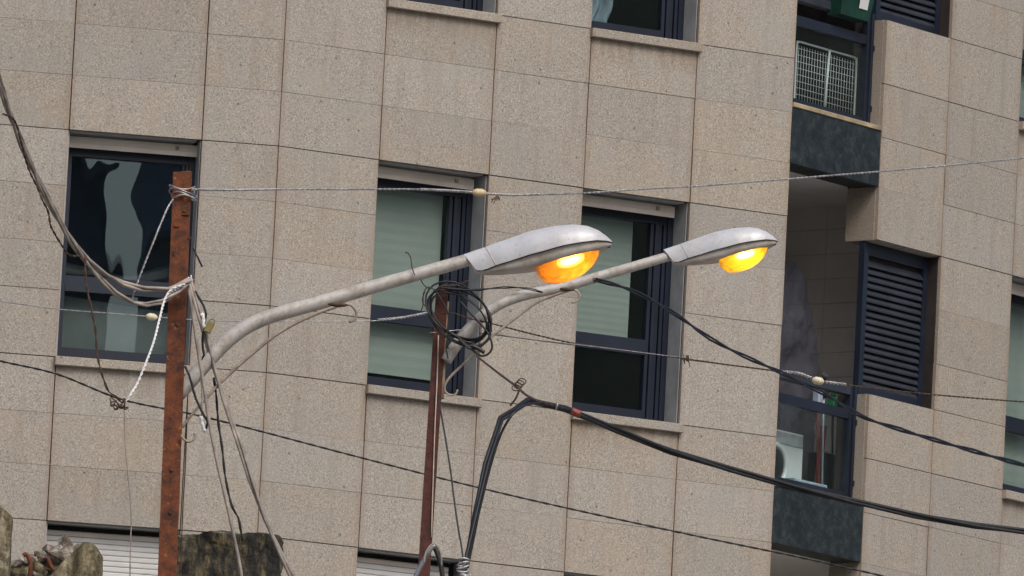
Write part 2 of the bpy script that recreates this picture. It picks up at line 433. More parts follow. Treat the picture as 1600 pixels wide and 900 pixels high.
for x0_, x1_, ztop, lab in ((-16, -.30, 37.55, 'unseen added grey apartment block, mirrored left of the bright gap'), (.30, 16, 46.0, 'unseen added taller grey apartment block, mirrored right of the bright gap')):
    ob = thing('apartment_building', OPP @ Vector(((x0_ + x1_) / 2, -7, 0)), lab, 'building')
    obj('wall', MB().box(x0_, x1_, -14, 0, 0, ztop), 'opp' if x0_ < 0 else 'opp_pale', ob, OPP)
    obj('parapet', MB().box(x0_ - (.1 if x0_ < 0 else 0), x1_, -14.1, .12, ztop + .001, ztop + .25), 'opp_slab', ob, OPP)
    for k in range(int(ztop / 3)):
        obj('balcony_slab', MB().box(x0_ + .25, x1_ - .25, .001, 1.2, 2.9 + 3 * k, 3.1 + 3 * k), 'opp_slab', ob, OPP)
        for q_ in range(4):
            c_ = x0_ + 2.4 + q_ * (x1_ - x0_ - 4) / 3
            obj('window', MB().box(c_ - .6, c_ + .6, .002, .06, 1 + 3 * k, 2.4 + 3 * k), 'navy', ob, OPP)

# ------------------------------------------------------------------ apartment building: three facets in plan, granite slabs
AA, AB, AC = R(9.858), R(29.81), R(53.90)
P0 = Vector((-1.826, 86.54, 0)); LB = 4.543
def frame(P, a): return Matrix.Translation(P) @ Matrix.Rotation(a, 4, 'Z')   # local x along the wall, y inwards, z up
P1 = P0 + Vector((math.cos(AB), math.sin(AB), 0)) * LB
FA, FB, FC = frame(P0, AA), frame(P0, AB), frame(P1, AC)
bld = thing('apartment_building', (P0.x, P0.y, 5.2), 'granite clad apartment building with navy framed windows and stacked corner loggias', 'building')
Z0, ST = 14.839, 2.985
OFF = {0: 0, 1: .428, 2: .862, 3: 1.227, 4: 1.738, 5: 2.166, 6: 2.565, 7: ST}
def zr(s, k): return Z0 - ST * s - OFF[k]
STRONG = {0: .0034, 3: .0026, 4: .0030, 7: .0034}
cache = {}
def panel(F, u0, u1, z0, z1, gz0, gz1, gu=.0036):
    """one cladding slab; gz0/gz1/gu are half joint widths"""
    w_, h = round(u1 - u0 - 2 * gu, 4), round(z1 - z0 - gz0 - gz1, 4)
    key = (w_, h)
    if key not in cache: cache[key] = MB().cbox(0, w_, 0, .03, 0, h, .0018, .0006).mesh('facade_panel')
    dj = random.uniform(-.0022, .0022)
    tilt = Matrix.Rotation(random.uniform(-.0022, .0022), 4, 'Z') @ Matrix.Rotation(random.uniform(-.0015, .0015), 4, 'X') @ Matrix.Rotation(random.uniform(-.0012, .0012), 4, 'Y')
    return obj('facade_panel', cache[key], 'granite', bld, F @ Matrix.Translation((u0 + gu, dj, z0 + gz0)) @ tilt)
core = {id(F): MB() for F in (FA, FB, FC)}
def column(F, u0, u1, s, kinds, cu0=None, cu1=None, rows=(0, 1, 2, 3, 4, 5, 6, 7)):
    """kinds: row index -> False to leave the row open"""
    run = None
    for a, b in zip(rows, rows[1:]):
        if not kinds(a): continue
        top, bot = zr(s, a), zr(s, b)
        po = panel(F, u0, u1, bot, top, STRONG.get(b, .0007), STRONG.get(a, .0007))
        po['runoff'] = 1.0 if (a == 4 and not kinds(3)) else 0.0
        core[id(F)].box(u0 if cu0 is None else cu0, u1 if cu1 is None else cu1, .034, .30, bot, top)
UA = [-3.5, -2.45, -1.610, -.592, 0]
UB = [0, .8787, 1.8499, 2.6945, 3.6538, LB]
UC = [1.2467, 2.1669, 3.2009, 4.20, 5.1]
for s in (-1, 0, 1):
    for i in range(4):
        win = i == 2 and s >= 0
        column(FA, UA[i], UA[i + 1], s, lambda a: not (win and a < 4))
    for i in range(5):
        win = i in (1, 3)
        column(FB, UB[i], UB[i + 1], s, lambda a: not (win and a < 4))
    for i in range(4):
        win = i == 2
        column(FC, UC[i], UC[i + 1], s, lambda a: not ((win and a < 4) or (i == 0 and a < 3)))
for F, nm in ((FA, 'a'), (FB, 'b'), (FC, 'c')):
    m = core[id(F)]
    obj('wall_core', m, 'mortar', bld, F)
zt, zb = zr(-1, 0), zr(1, 7)
for F, u0, u1 in ((FA, -3.5, 0), (FB, 0, LB), (FC, 0, 5.1)):
    obj('upper_wall', MB().cbox(u0, u1, 0, .3, zt + .006, zt + 3.2), 'granite', bld, F)
    obj('lower_wall', MB().cbox(u0, u1, 0, .3, 5.0, zb - .006), 'granite', bld, F)
# pier end where the middle facet stops at the loggias
obj('pier_return', MB().box(LB - .032, LB - .001, .031, .26, zb, zt), 'granite', bld, FB)

def grp_box(parent, name, mat, F, *a): return obj(name, MB().box(*a), mat, parent, F)
def window(F, u0, u1, s, style):
    """opening between cladding joints u0..u1, from the head joint down to the sill joint"""
    zh, zs = zr(s, 0), zr(s, 4)
    f = MB()
    W = u1 - u0
    ra = {'A': .10, 'B': .19, 'C': .12}[style['facet']]
    d0, d1 = .235, .298
    x0, x1 = u0 + .012, u1 - .008
    zt_, zb_ = zh - .012, zs + .004
    # outer frame
    f.box(x0, x0 + .055, d0, d1, zb_, zt_); f.box(x1 - .045, x1, d0 - .012, d1, zb_, zt_)
    f.box(x0 + .055, x1 - .045, d0, d1, zt_ - .15, zt_); f.box(x0 + .055, x1 - .045, d0 - .004, d1, zb_, zb_ + .05)
    win = obj('window', f, 'navy', bld, F)
    # sliding stiles next to the right jamb
    st = MB(); xs = x1 - .045
    nst = 4 if ra > .15 else 2
    wst = (ra - .045) / nst
    for k in range(nst):
        st.box(xs - wst * (k + 1) + .004, xs - wst * k - .004, d0 + (.012 if k % 2 else .0), d1 - .005, zb_ + .05, zt_ - .15)
        st.box(xs - wst * k - .004, xs - wst * k + .0038, d0 + .03, d1 - .008, zb_ + .05, zt_ - .15)
    obj('sash_stile', st, 'navy', win, F)
    xa, xb = x0 + .055, x1 - ra
    zt1 = zt_ - .15; ztr = zr(s, 3) + .03; zb1 = zb_ + .05
    tr = MB(); tr.box(xa, xb, d0 + .004, d1 - .004, ztr + .055, ztr + .12); tr.box(xa, xb, d0 - .006, d1 - .006, ztr, ztr + .0545)
    obj('transom', tr, 'navy', win, F)
    br = MB(); br.box(xa, xb, d0 + .006, d1 - .004, zb1, zb1 + .055)
    obj('bottom_rail', br, 'navy', win, F)
    obj('pane', MB().box(xa, xb, .272, .278, ztr + .12, zt1), 'glass', win, F)
    obj('pane', MB().box(xa, xb, .272, .278, zb1 + .055, ztr), 'glass', win, F)
    # grey reveal and stone sill
    obj('jamb', MB().box(u1 - .006, u1 + .002, .0345, d0 - .013, zs + .004, zh - .002), 'reveal_grey', win, F)
    obj('jamb', MB().box(u0 - .002, u0 + .010, .032, .23, zs + .004, zh - .002), 'reveal_grey', win, F)
    obj('head_soffit', MB().box(u0 + .012, u1 - .034, .032, d1, zh - .008, zh + .002), 'reveal_grey', win, F)
    obj('sill', MB().cbox(u0 - .012, u1 + .022, -.045, .30, zs - .066, zs + .002, .004), 'granite', win, F)
    # roller shutter: the bottom bar hangs just under the head
    if style.get('shut'):
        zz = zh - .05; k = 0
        while zz > zh - style['shut']:
            a = MB(); b0, b1 = zz - .040, zz
            y = .14
            a.add([(u0 + .02, y, b0), (x1 - .09, y, b0), (u0 + .02, y - .003, b0 + .008), (x1 - .09, y - .003, b0 + .008),
                   (u0 + .02, y - .003, b1 - .008), (x1 - .09, y - .003, b1 - .008), (u0 + .02, y + .004, b1 - .001), (x1 - .09, y + .004, b1 - .001)],
                  [(0, 1, 3, 2), (2, 3, 5, 4), (4, 5, 7, 6)])
            obj('shutter_slat', a, 'shutter_beige' if k < 1 else 'shutter_white', win, F); zz -= .0415; k += 1
        obj('shutter_backing', MB().box(u0 + .02, x1 - .09, .147, .15, zh - style['shut'], zh - .045), 'mortar', win, F)
    else:
        sb = MB(); e = x1 - (.045 if style['facet'] != 'A' else .0)
        sb.box(u0 + .012, e, .135, .155, zh - .112, zh - .026)
        sb.box(u0 + .012, e, .131, .135, zh - .075, zh - .071)
        b_ = obj('shutter_bar', sb, 'shutter_beige', win, F)
        obj('stopper', MB().box(e - .17, e - .145, .118, .135, zh - .07, zh - .045), 'tan_strip', b_, F)
    # what shows behind the glass
    if style.get('blind'):
        zbl, xr = style['blind']
        b = MB(); nfold = 36; zz0, zz1 = zs + zbl, zt1 + .03; vs = []; fs = []
        for k in range(nfold + 1):
            z = zz0 + (zz1 - zz0) * k / nfold; y = .345 + (.0018 + .0012 * noise.noise(Vector((k * 1.7, u0, s))) if k % 2 else .0008 * noise.noise(Vector((k * 2.3, s, u0))))
            vs += [(xa - .04, y, z), (xb - xr, y, z)]
        for k in range(nfold): fs.append((2 * k, 2 * k + 1, 2 * k + 3, 2 * k + 2))
        b.add(vs, fs); obj('blind', b, 'blind', win, F)
    rm = MB(); D = 2.4; xl, xr_ = u0 + .011, u1 - .033
    rm.add([(xl, .30, zs), (xr_, .30, zs), (xr_, .30, zh), (xl, .30, zh), (xl - .5, D, zs - .3), (xr_ + .1, D, zs - .3), (xr_ + .1, D, zh), (xl - .5, D, zh)],
           [(4, 5, 6, 7), (0, 1, 5, 4), (1, 2, 6, 5), (2, 3, 7, 6), (3, 0, 4, 7)])
    obj('room_interior', rm, 'room', win, F)
    return win, (xa, xb, zt1, ztr, zb1)

wA, dims = window(FA, UA[2], UA[3], 0, {'facet': 'A'})
xa, xb, zt1, ztr, zb1 = dims
def drape(pts_l, pts_r, folds, amp, y, name, mat, F, parent, n=18, m_=40):
    """cloth between two edge curves (x, z), with folds running down it"""
    L = spline([Vector((p[0], 0, p[1])) for p in pts_l], 24); Rr = spline([Vector((p[0], 0, p[1])) for p in pts_r], 24)
    L = [L[int(i * (len(L) - 1) / n)] for i in range(n + 1)]; Rr = [Rr[int(i * (len(Rr) - 1) / n)] for i in range(n + 1)]
    vs = []; fs = []
    for i in range(n + 1):
        for k in range(m_ + 1):
            t = k / m_; p = L[i].lerp(Rr[i], t)
            wv = math.sin(t * folds * 6.28 + 1.3 * noise.noise(Vector((t * 3, i * .2, 1)))) + .5 * noise.noise(Vector((t * 8, i * .15, 5)))
            vs.append((p.x, y + amp * wv * (.5 + .5 * i / n), p.z))
    for i in range(n):
        for k in range(m_):
            q = i * (m_ + 1) + k; fs.append((q, q + 1, q + m_ + 2, q + m_ + 1))
    return obj(name, MB().add(vs, fs, True), mat, parent, F)
q = lambda a, b: (xa + (xb - xa) * a, zt1 + (ztr + .12 - zt1) * b)
drape([(xa - .02, ztr - .02), (xa - .02, zb1 + .02)], [(xb + .02, ztr - .10), (xb + .02, zb1 + .02)], 1.2, .0015, .345, 'lower_screen', 'screen', FA, wA)
drape([q(-.02, .86), q(.3, .9), q(.6, .93), q(1.02, .8)], [q(-.02, 1.08), q(.3, 1.05), q(.6, 1.1), q(1.02, 1.08)], 2, .015, .42, 'dark_cloth', 'dark_cloth', FA, wA)
window(FB, UB[1], UB[2], 0, {'facet': 'B', 'blind': (.15, 0)})
wB2, dB2 = window(FB, UB[3], UB[4], 0, {'facet': 'B', 'blind': (.62, .10)})
wT1, _ = window(FB, UB[1], UB[2], -1, {'facet': 'B'})
wT2, dT2 = window(FB, UB[3], UB[4], -1, {'facet': 'B'})
xa, xb, zt1, ztr, zb1 = dT2
drape([(xa - .02, ztr), (xa - .02, zb1 + .12)], [(xa + .42, ztr), (xa + .30, zb1 + .05)], 3, .03, .42, 'curtain', 'curtain', FB, wT2)
xa, xb, zt1, ztr, zb1 = dB2
obj('sofa_back', MB().cbox(xa - .1, xa + .42, .8, 1.1, zb1 - .2, zb1 + .22, .03), simple('brown_upholstery', (.10, .07, .06), .9), wB2, FB)
window(FA, UA[2], UA[3], 1, {'facet': 'A', 'shut': 1.55})
window(FB, UB[1], UB[2], 1, {'facet': 'B', 'shut': 1.55})
window(FB, UB[3], UB[4], 1, {'facet': 'B'})
for s in (-1, 0, 1): window(FC, UC[2], UC[3], s, {'facet': 'C', 'blind': (.08, 0)})

# ---- loggias between the middle facet and the right facet
def loggia(s):
    """space under the slate band of storey s-1 and behind the balustrade of storey s"""
    zc = zr(s - 1, 6) - .004          # underside of the slate band above
    zl = zr(s, 5) + .046              # top of the slate band below = balcony kerb
    uL = UC[0]
    # slate band with its stone ledge
    obj('slate_band', MB().cbox(.012, uL - .003, .004, .26, zr(s, 6) + .002, zl, .003), 'slate', bld, FC)
    obj('band_ledge', MB().cbox(.012, uL - .004, -.006, .30, zl + .001, zl + .038, .004), 'ledge', bld, FC)
    obj('loggia_ceiling', MB().box(.08, 2.28, .262, 1.9, zr(s, 6) + .03, zr(s, 6) + .2), 'plaster', bld, FC)
    obj('loggia_floor', MB().box(.08, 2.28, .302, 1.9, zl - .12, zl - .01), 'tile', bld, FC)
    # side returns of the right facet
    obj('loggia_return', MB().box(uL - .003, uL + .03, .031, .135, zr(s, 6) - .001, zr(s, 3)), 'granite', bld, FC)
    obj('lintel_return', MB().box(uL - .003, uL + .03, .031, .30, zr(s - 1, 7) - .002, zr(s - 1, 6)), 'granite', bld, FC)
    obj('lintel_soffit', MB().box(uL + .03, 2.166, .031, .30, zr(s, 0) - .004, zr(s, 0) + .028), 'granite', bld, FC)
    # inner walls
    zf = zl - .01; H = zc - zf + .1
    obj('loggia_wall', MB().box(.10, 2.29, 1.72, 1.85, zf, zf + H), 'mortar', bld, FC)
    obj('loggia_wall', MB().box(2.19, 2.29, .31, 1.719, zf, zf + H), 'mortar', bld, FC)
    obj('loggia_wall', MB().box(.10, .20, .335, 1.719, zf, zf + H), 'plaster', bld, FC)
    if s >= 0:
        tm = MB().cbox(0, .397, 0, .012, 0, .197, .002).mesh('wall_tile')
        for i in range(5):
            for k in range(int(H / .2) + 1):
                if zf + k * .2 > zc: continue
                obj('wall_tile', tm, 'tile', bld, FC @ Matrix.Translation((.18 + i * .4, 1.706, zf + k * .2)))
                if i < 4: obj('wall_tile', tm, 'tile', bld, FC @ Matrix.Translation((2.178, .32 + i * .4 + .397, zf + k * .2)) @ Matrix.Rotation(-math.pi / 2, 4, 'Z'))
    # balustrade
    zt_ = zr(s, 3) + .05
    bal = MB(); ur = uL - .006; ul = -.22
    d0, d1 = .130, .175
    z0, z1 = zl + .04, zr(s, 3) - .13
    bal.box(ul, ur - .075, d0, d1, z0, z0 + .065)
    bal.box(ul, ur - .075, d0, d1, z1 - .075, z1)
    bal.box(ur - .075, ur - .035, d0 - .004, d1, z0, zt_); bal.box(ur - .034, ur, d0 - .018, d1, z0, zt_)
    b_ = obj('balustrade', bal, 'navy', bld, FC)
    obj('handrail', MB().cbox(ul, ur - .076, d0 - .01, d1 + .01, zt_ - .07, zt_, .006), 'navy_louvre', b_, FC)
    obj('balustrade_glass', MB().box(ul, ur - .075, .150, .158, z0 + .065, z1 - .075), 'glass_clear', b_, FC)
    for zz in (z0 + .12, z1 - .12): obj('hinge', MB().cbox(ur - .004, ur + .012, d0 - .03, d0 - .012, zz, zz + .045, .003), 'navy', b_, FC)
    # louvred screen
    za, zb_ = zr(s, 3) + .006, zr(s, 0) - .008
    u0, u1 = uL + .004, 2.166
    lf = MB()
    lf.box(u0, u0 + .06, .112, .165, za, zb_); lf.box(u1 - .06, u1, .118, .165, za, zb_)
    lf.box(u0 + .06, u1 - .06, .122, .165, zb_ - .10, zb_); lf.box(u0 + .06, u1 - .06, .122, .165, za, za + .07)
    lo = obj('louvred_screen', lf, 'navy', bld, FC)
    lm = MB(); w_ = u1 - u0 - .122
    lm.add([(0, 0, 0), (w_, 0, 0), (w_, .032, .042), (0, .032, .042), (0, .004, -.004), (w_, .004, -.004), (w_, .036, .038), (0, .036, .038)],
           [(0, 1, 2, 3), (7, 6, 5, 4), (0, 4, 5, 1), (2, 6, 7, 3)])
    lm.add([(0, 0, 0), (w_, 0, 0), (w_, .002, -.014), (0, .002, -.014)], [(0, 3, 2, 1)])
    lme = lm.mesh('slat'); z = za + .085
    while z < zb_ - .14:
        obj('slat', lme, 'navy_louvre', lo, FC @ Matrix.Translation((u0 + .061, .122 + random.uniform(-.0015, .0015), z)) @ Matrix.Rotation(random.uniform(-.05, .05), 4, 'X') @ Matrix.Rotation(random.uniform(-.0025, .0025), 4, 'Y')); z += .056
    obj('screen_backing', MB().box(u0 + .06, u1 - .06, .166, .17, za, zb_), 'mortar', lo, FC)
    return zl, zt_
ledge = {s: loggia(s) for s in (-1, 0, 1)}

# ------------------------------------------------------------------ steel posts
Y1, Y2 = 55.9, 72.7
def post(name, top, bot, Y, wd, dp, mat, label, jag):
    a, b = ray(*top, Y), ray(*bot, Y)
    d = (b - a); gzz = gz(Y) - .3
    base = a + d * ((gzz - a.z) / d.z)
    o = thing(name, (base.x, base.y, gzz), label, 'post')
    m = MB(); N = 60; t = .009; h = wd / 2
    # U channel: web towards the camera, two flanges behind
    sec = [(-h, 0), (h, 0), (h, dp), (h - t, dp), (h - t, t), (-h + t, t), (-h + t, dp), (-h, dp)]
    vs = []; fs = []
    for i in range(N + 1):
        p = base.lerp(a, i / N)
        for (x, y) in sec:
            e = .0022 * noise.noise(Vector((p.z * 6, x * 40, y * 30)))
            zt_ = 0
            if i == N: zt_ = jag * (x / h) + .012 * noise.noise(Vector((x * 60, y * 40, 2)))
            vs.append((p.x + x + e, p.y + y + e, p.z + zt_))
    for i in range(N):
        for k in range(8):
            j = (k + 1) % 8; fs.append((i * 8 + k, i * 8 + j, (i + 1) * 8 + j, (i + 1) * 8 + k))
    fs.append(tuple(N * 8 + k for k in range(8)))
    obj('channel', m.add(vs, fs), mat, o)
    return o, a, base
p1, a1, b1 = post('steel_post', (285, 268), (261, 900), Y1, .090, .055, 'rust', 'rusty orange brown steel post with ragged top carrying the nearer lamp', .005)
p2, a2, b2 = post('steel_post', (691, 452), (662, 900), Y2, .078, .05, 'oxide', 'dark red painted steel post with a cable coil hung on top', .004)
# scabs, bolts and lugs on the first post
for (x, y, ww, hh) in ((276, 353, 9, 4), (290, 335, 12, 3), (297, 372, 5, 3), (272, 395, 3, 9)):
    c = ray(x, y, Y1 - .004); k = Y1 / FPX
    obj('rust_flake', MB().cbox(c.x - ww * k / 2, c.x + ww * k / 2, c.y - .003, c.y + .004, c.z - hh * k / 2, c.z + hh * k / 2, .002), 'rust', p1)
for (x, y) in ((277, 508), (288, 330), (268, 735), (266, 802)):
    c = ray(x, y, Y1 - .002)
    obj('bolt_head', MB().ellipsoid(c, .009, .006, .009, 8, 6), 'rust', p1)
st = [ray(x, y, Y2 - .01) for x, y in ((685, 524), (683, 590), (679, 680), (674, 840))]
obj('pale_strip', MB().tube(spline(st), .0042, 6), 'cap_pale', p2)

# ------------------------------------------------------------------ street lamps
def interp(T, s):
    for (a, b), (c, d) in zip(T, T[1:]):
        if s <= c: k = (s - a) / (c - a); k = k * k * (3 - 2 * k) * .35 + k * .65; return b + (d - b) * k
    return T[-1][1]
LH = .722
TOP = [(0, .046), (.12, .062), (.24, .080), (.47, .111), (.62, .118), (.75, .113), (.84, .098), (.91, .071), (.96, .038), (.99, .014), (1, .004)]
SEAM = [(0, -.046), (.06, -.052), (.12, -.050), (.24, -.037), (.47, -.016), (.7, .001), (.9, .006), (1, .0)]
LOW = [(0, -.048), (.06, -.058), (.24, -.066), (.40, -.070), (.47, -.068), (.7, -.048), (.9, -.030), (.97, -.016), (1, -.003)]
WID = [(0, .048), (.12, .062), (.3, .098), (.5, .135), (.65, .15), (.78, .145), (.88, .118), (.95, .075), (.985, .035), (1, .006)]
def housing():
    N, K = 40, 18
    up = MB(); vs = []; fs = []
    for i in range(N + 1):
        s = i / N; s = 1 - (1 - s) ** 1.25
        zt_, zs, wd = interp(TOP, s), interp(SEAM, s), interp(WID, s)
        for k in range(K + 1):
            th = math.pi * k / K; c, sn = math.cos(th), math.sin(th)
            e = 2 / 2.25
            vs.append((s * LH + .05 * (1 - sn ** e) * max(0, 1 - s / .18), wd * math.copysign(abs(c) ** e, c), zs + (zt_ - zs) * sn ** e))
    for i in range(N):
        for k in range(K):
            a = i * (K + 1) + k; fs.append((a, a + K + 1, a + K + 2, a + 1))
    up.add(vs, fs, True)
    up.add([vs[k] for k in range(K + 1)], [tuple(range(K + 1))])
    lo = MB(); vs = []; fs = []
    for i in range(N + 1):
        s = i / N; s = 1 - (1 - s) ** 1.25
        zs, zl, wd = interp(SEAM, s), interp(LOW, s), interp(WID, s)
        sec = [(-1, .002), (-.985, -.004), (-.97, -.004), (-.95, .45), (-.91, .90), (-.84, 1), (.84, 1), (.91, .90), (.95, .45), (.97, -.004), (.985, -.004), (1, .002)]
        for (y, t) in sec:
            vs.append((s * LH + .05 * max(0, 1 - s / .18), y * wd * .985, zs - .004 + (zl - zs) * max(t, 0)))
    n = len(sec)
    for i in range(N):
        for k in range(n - 1):
            a = i * n + k; fs.append((a, a + 1, a + n + 1, a + n))
    lo.add(vs, fs, True)
    lo.add([vs[k] for k in range(n)], [tuple(range(n))])
    lip = MB()
    for sg in (-1, 1):
        P = [Vector((s * LH + .05 * max(0, 1 - s / .18), sg * interp(WID, s) * 1.005, interp(SEAM, s) - .002)) for s in [1 - (1 - i / 30) ** 1.25 for i in range(2, 31)]]
        lip.tube(P, .0032, 6)
    return up.mesh('upper_housing'), lo.mesh('lower_housing'), lip.mesh('seam_lip')
H_up, H_lo, H_lip = housing()
def bowl_mesh():
    nu, nv = 36, 14; vs = []; fs = []
    cx, rx, ry, dz = .497, .160, .118, .112
    for i in range(nv + 1):
        ph = (math.pi / 2) * i / nv                     # 0 rim .. pi/2 bottom
        for k in range(nu):
            th = 2 * math.pi * k / nu
            rr = math.cos(ph) ** .85; x = rx * rr * math.cos(th); y = ry * rr * math.sin(th)
            rib = 1 + .006 * math.cos(th * 18)
            z = -dz * math.sin(ph) * (1 - .10 * x / rx)
            # rim follows the sloping underside
            zr_ = interp(LOW, (cx + x) / LH) + .006
            vs.append((cx + x * rib - .012 * math.sin(ph), y * rib, zr_ + z))
    for i in range(nv):
        for k in range(nu):
            j = (k + 1) % nu; fs.append((i * nu + k, i * nu + j, (i + 1) * nu + j, (i + 1) * nu + k))
    return MB().add(vs, fs, True).mesh('lamp_bowl')
B_me = bowl_mesh()
def rim_mesh():
    P = [Vector((.497 + .163 * math.cos(t), .121 * math.sin(t), interp(LOW, (.497 + .163 * math.cos(t)) / LH) + .001)) for t in [2 * math.pi * k / 48 for k in range(49)]]
    return MB().tube(P, .005, 6, False).mesh('bowl_rim')
R_me = rim_mesh()
def lamp(label, neck, tip, Y, arm_px, r0, r1, bowl, bulb, foot, rod_px, rod_r):
    n_, t_ = ray(*neck, Y), ray(*tip, Y)
    tilt = math.atan2(t_.z - n_.z, t_.x - n_.x)
    sc_ = (t_ - n_).length / LH
    L = thing('street_lamp', ray(*foot, Y), label, 'street lamp', 'lit street lamps')
    mw = Matrix.Translation(n_) @ Matrix.Rotation(-tilt, 4, 'Y') @ Matrix.Scale(sc_, 4)
    hs = obj('upper_housing', H_up.copy(), 'housing', L, mw)
    obj('seam_lip', H_lip.copy(), 'mortar', hs, mw)
    lo = obj('lower_housing', H_lo.copy(), 'housing_low', L, mw)
    bo = obj('lamp_bowl', B_me.copy(), bowl, L, mw)
    obj('bowl_rim', R_me.copy(), 'housing_low', bo, mw)
    bm_ = MB().ellipsoid((0, 0, 0), .064, .024, .024, 14, 8)
    obj('bulb', bm_, bulb, bo, mw @ Matrix.Translation((.515, 0, -.062)) @ Matrix.Rotation(-.05, 4, 'Y'))
    rf = MB(); vs = []; fs = []
    for i in range(9):
        for k in range(24):
            th = 2 * math.pi * k / 24; q_ = 1 - i / 8
            x = .148 * q_ * math.cos(th)
            vs.append((.497 + x, .106 * q_ * math.sin(th), interp(LOW, (.497 + x) / LH) + .008 + .018 * (1 - q_ * q_)))
    for i in range(8):
        for k in range(24):
            j = (k + 1) % 24; fs.append((i * 24 + k, (i + 1) * 24 + k, (i + 1) * 24 + j, i * 24 + j))
    obj('reflector', rf.add(vs, fs, True), 'reflector', bo, mw)
    # seam of the neck clamp, bolts under the nose
    obj('latch', MB().cbox(.690, .708, -.012, .012, -.022, -.002, .003), 'rustwire', lo, mw)
    cl = MB()
    P = []
    for k in range(15):
        th = math.pi * k / 14
        s = .20 - .05 * math.sin(th)
        P.append(Vector((s * LH, interp(WID, s) * 1.002 * math.copysign(abs(math.cos(th)) ** .89, math.cos(th)), interp(SEAM, s) + (interp(TOP, s) - interp(SEAM, s)) * math.sin(th) ** .89 + .0012)))
    obj('neck_seam', cl.tube(P, .0022, 5), 'housing_low', hs, mw)
    # arm
    A = resample(spline(px(arm_px, Y), 10), .03); nA = len(A)
    for _ in range(14): A = [A[0]] + [(A[i - 1] + A[i] * 2 + A[i + 1]) / 4 for i in range(1, nA - 1)] + [A[-1]]
    obj('arm', MB().tube(A, [r0 + (r1 - r0) * i / (nA - 1) for i in range(nA)], 16), 'arm', L)
    # stay rod with scrolled ends
    rp = resample(spline(px(rod_px, Y - .02), 8), .012)
    obj('stay_rod', MB().tube(rp, [rod_r * (1 if i > 14 and i < len(rp) - 14 else .8) for i in range(len(rp))], 8), 'rod', L)
    return L
arm1 = [(277, 617), (286, 606), (296, 597), (312, 579), (332, 555), (352, 534), (375, 515), (402, 500), (435, 490), (470, 481), (520, 467), (580, 449), (640, 432), (700, 415), (742, 403)]
rod1 = [(545, 503), (553, 500), (557, 489), (550, 478), (538, 475), (522, 480), (495, 490), (462, 505), (430, 524), (395, 552), (360, 583), (332, 611), (310, 636), (294, 655), (285, 668)]
L1 = lamp('large near street lamp glowing orange on a long arm from the rusty post', (726, 412), (957, 379), Y1 + .045, arm1, .0385, .0315, 'bowl1', 'bulb1', (287, 605), rod1, .0085)
obj('scroll_hook', MB().tube(spline(px([(282, 680), (287, 686), (294, 690), (302, 687), (305, 681), (303, 676)], Y1 - .02), 6), .0065, 8), 'rod', L1)
arm2 = [(697, 564), (702, 554), (716, 533), (736, 510), (758, 489), (780, 474), (806, 464), (838, 457), (870, 451), (900, 443), (930, 434), (985, 418), (1046, 400)]
rod2 = [(893, 473), (901, 471), (906, 464), (903, 456), (895, 453), (882, 456), (862, 463), (838, 473), (812, 492), (790, 509), (768, 526), (745, 548), (725, 568), (708, 584), (697, 598), (695, 610), (703, 617), (712, 616), (715, 609)]
L2 = lamp('smaller far street lamp glowing yellow on an arm from the dark red post', (1038, 401), (1215, 377), Y2, arm2, .0375, .0315, 'bowl2', 'bulb2', (692, 574), rod2, .0085)
obj('wall_plate', MB().cbox(ray(687, 560, Y2).x, ray(697, 560, Y2).x, Y2 + .01, Y2 + .05, ray(692, 622, Y2).z, ray(692, 470, Y2).z, .004), 'tan_strip', L2)
sl = px([(925, 436), (936, 432)], Y2)
obj('arm_sleeve', MB().tube([sl[0], sl[0].lerp(sl[1], .5), sl[1]], .0335, 16), 'rod', L2)
# grime patches where the rod clamps to the arms
for L_, (x, y), Y in ((L1, (528, 476), Y1), (L2, (886, 452), Y2)):
    c = ray(x, y, Y - .03); obj('rod_clamp', MB().ellipsoid(c, .05, .014, .012, 12, 8), 'rustwire', L_)

# ------------------------------------------------------------------ cables, wires, insulators
def cable(name, P, label, cat, mat, r=None, n=1, off=0, pitch=.1, sides=7, step=.04, per=8, jit=0, group=None):
    P = spline(P, per); m = MB()
    if n == 1: m.tube(resample(P, step), r, sides)
    else: strands(m, P, n, off, r, pitch, None, sides if sides < 7 else 5, jit, len(label))
    o = obj(name, m, mat)
    return tag(o, label, cat, group)
def egg(x, y, Y, L_, hgt, ang, label, mat):
    m = MB(); N = 14; vs = []; prof_ = []
    for i in range(N + 1):
        t = -1 + 2 * i / N; prof_.append((t * L_ / 2, hgt / 2 * max(.05, (1 - abs(t) ** 2.4)) ** .6 * (1 - .10 * (abs(t) < .12))))
    fs = []
    for (a, r_) in prof_:
        for k in range(14): vs.append((a, r_ * math.cos(k * math.pi / 7), r_ * math.sin(k * math.pi / 7)))
    for i in range(N):
        for k in range(14):
            j = (k + 1) % 14; fs.append((i * 14 + k, i * 14 + j, (i + 1) * 14 + j, (i + 1) * 14 + k))
    fs.append(tuple(range(13, -1, -1))); fs.append(tuple(N * 14 + k for k in range(14)))
    m.add(vs, fs, True)
    o = obj('insulator', m, mat, None, Matrix.Translation(ray(x, y, Y)) @ Matrix.Rotation(ang, 4, 'Y'))
    return tag(o, label, 'insulator', 'egg insulators on the wires')

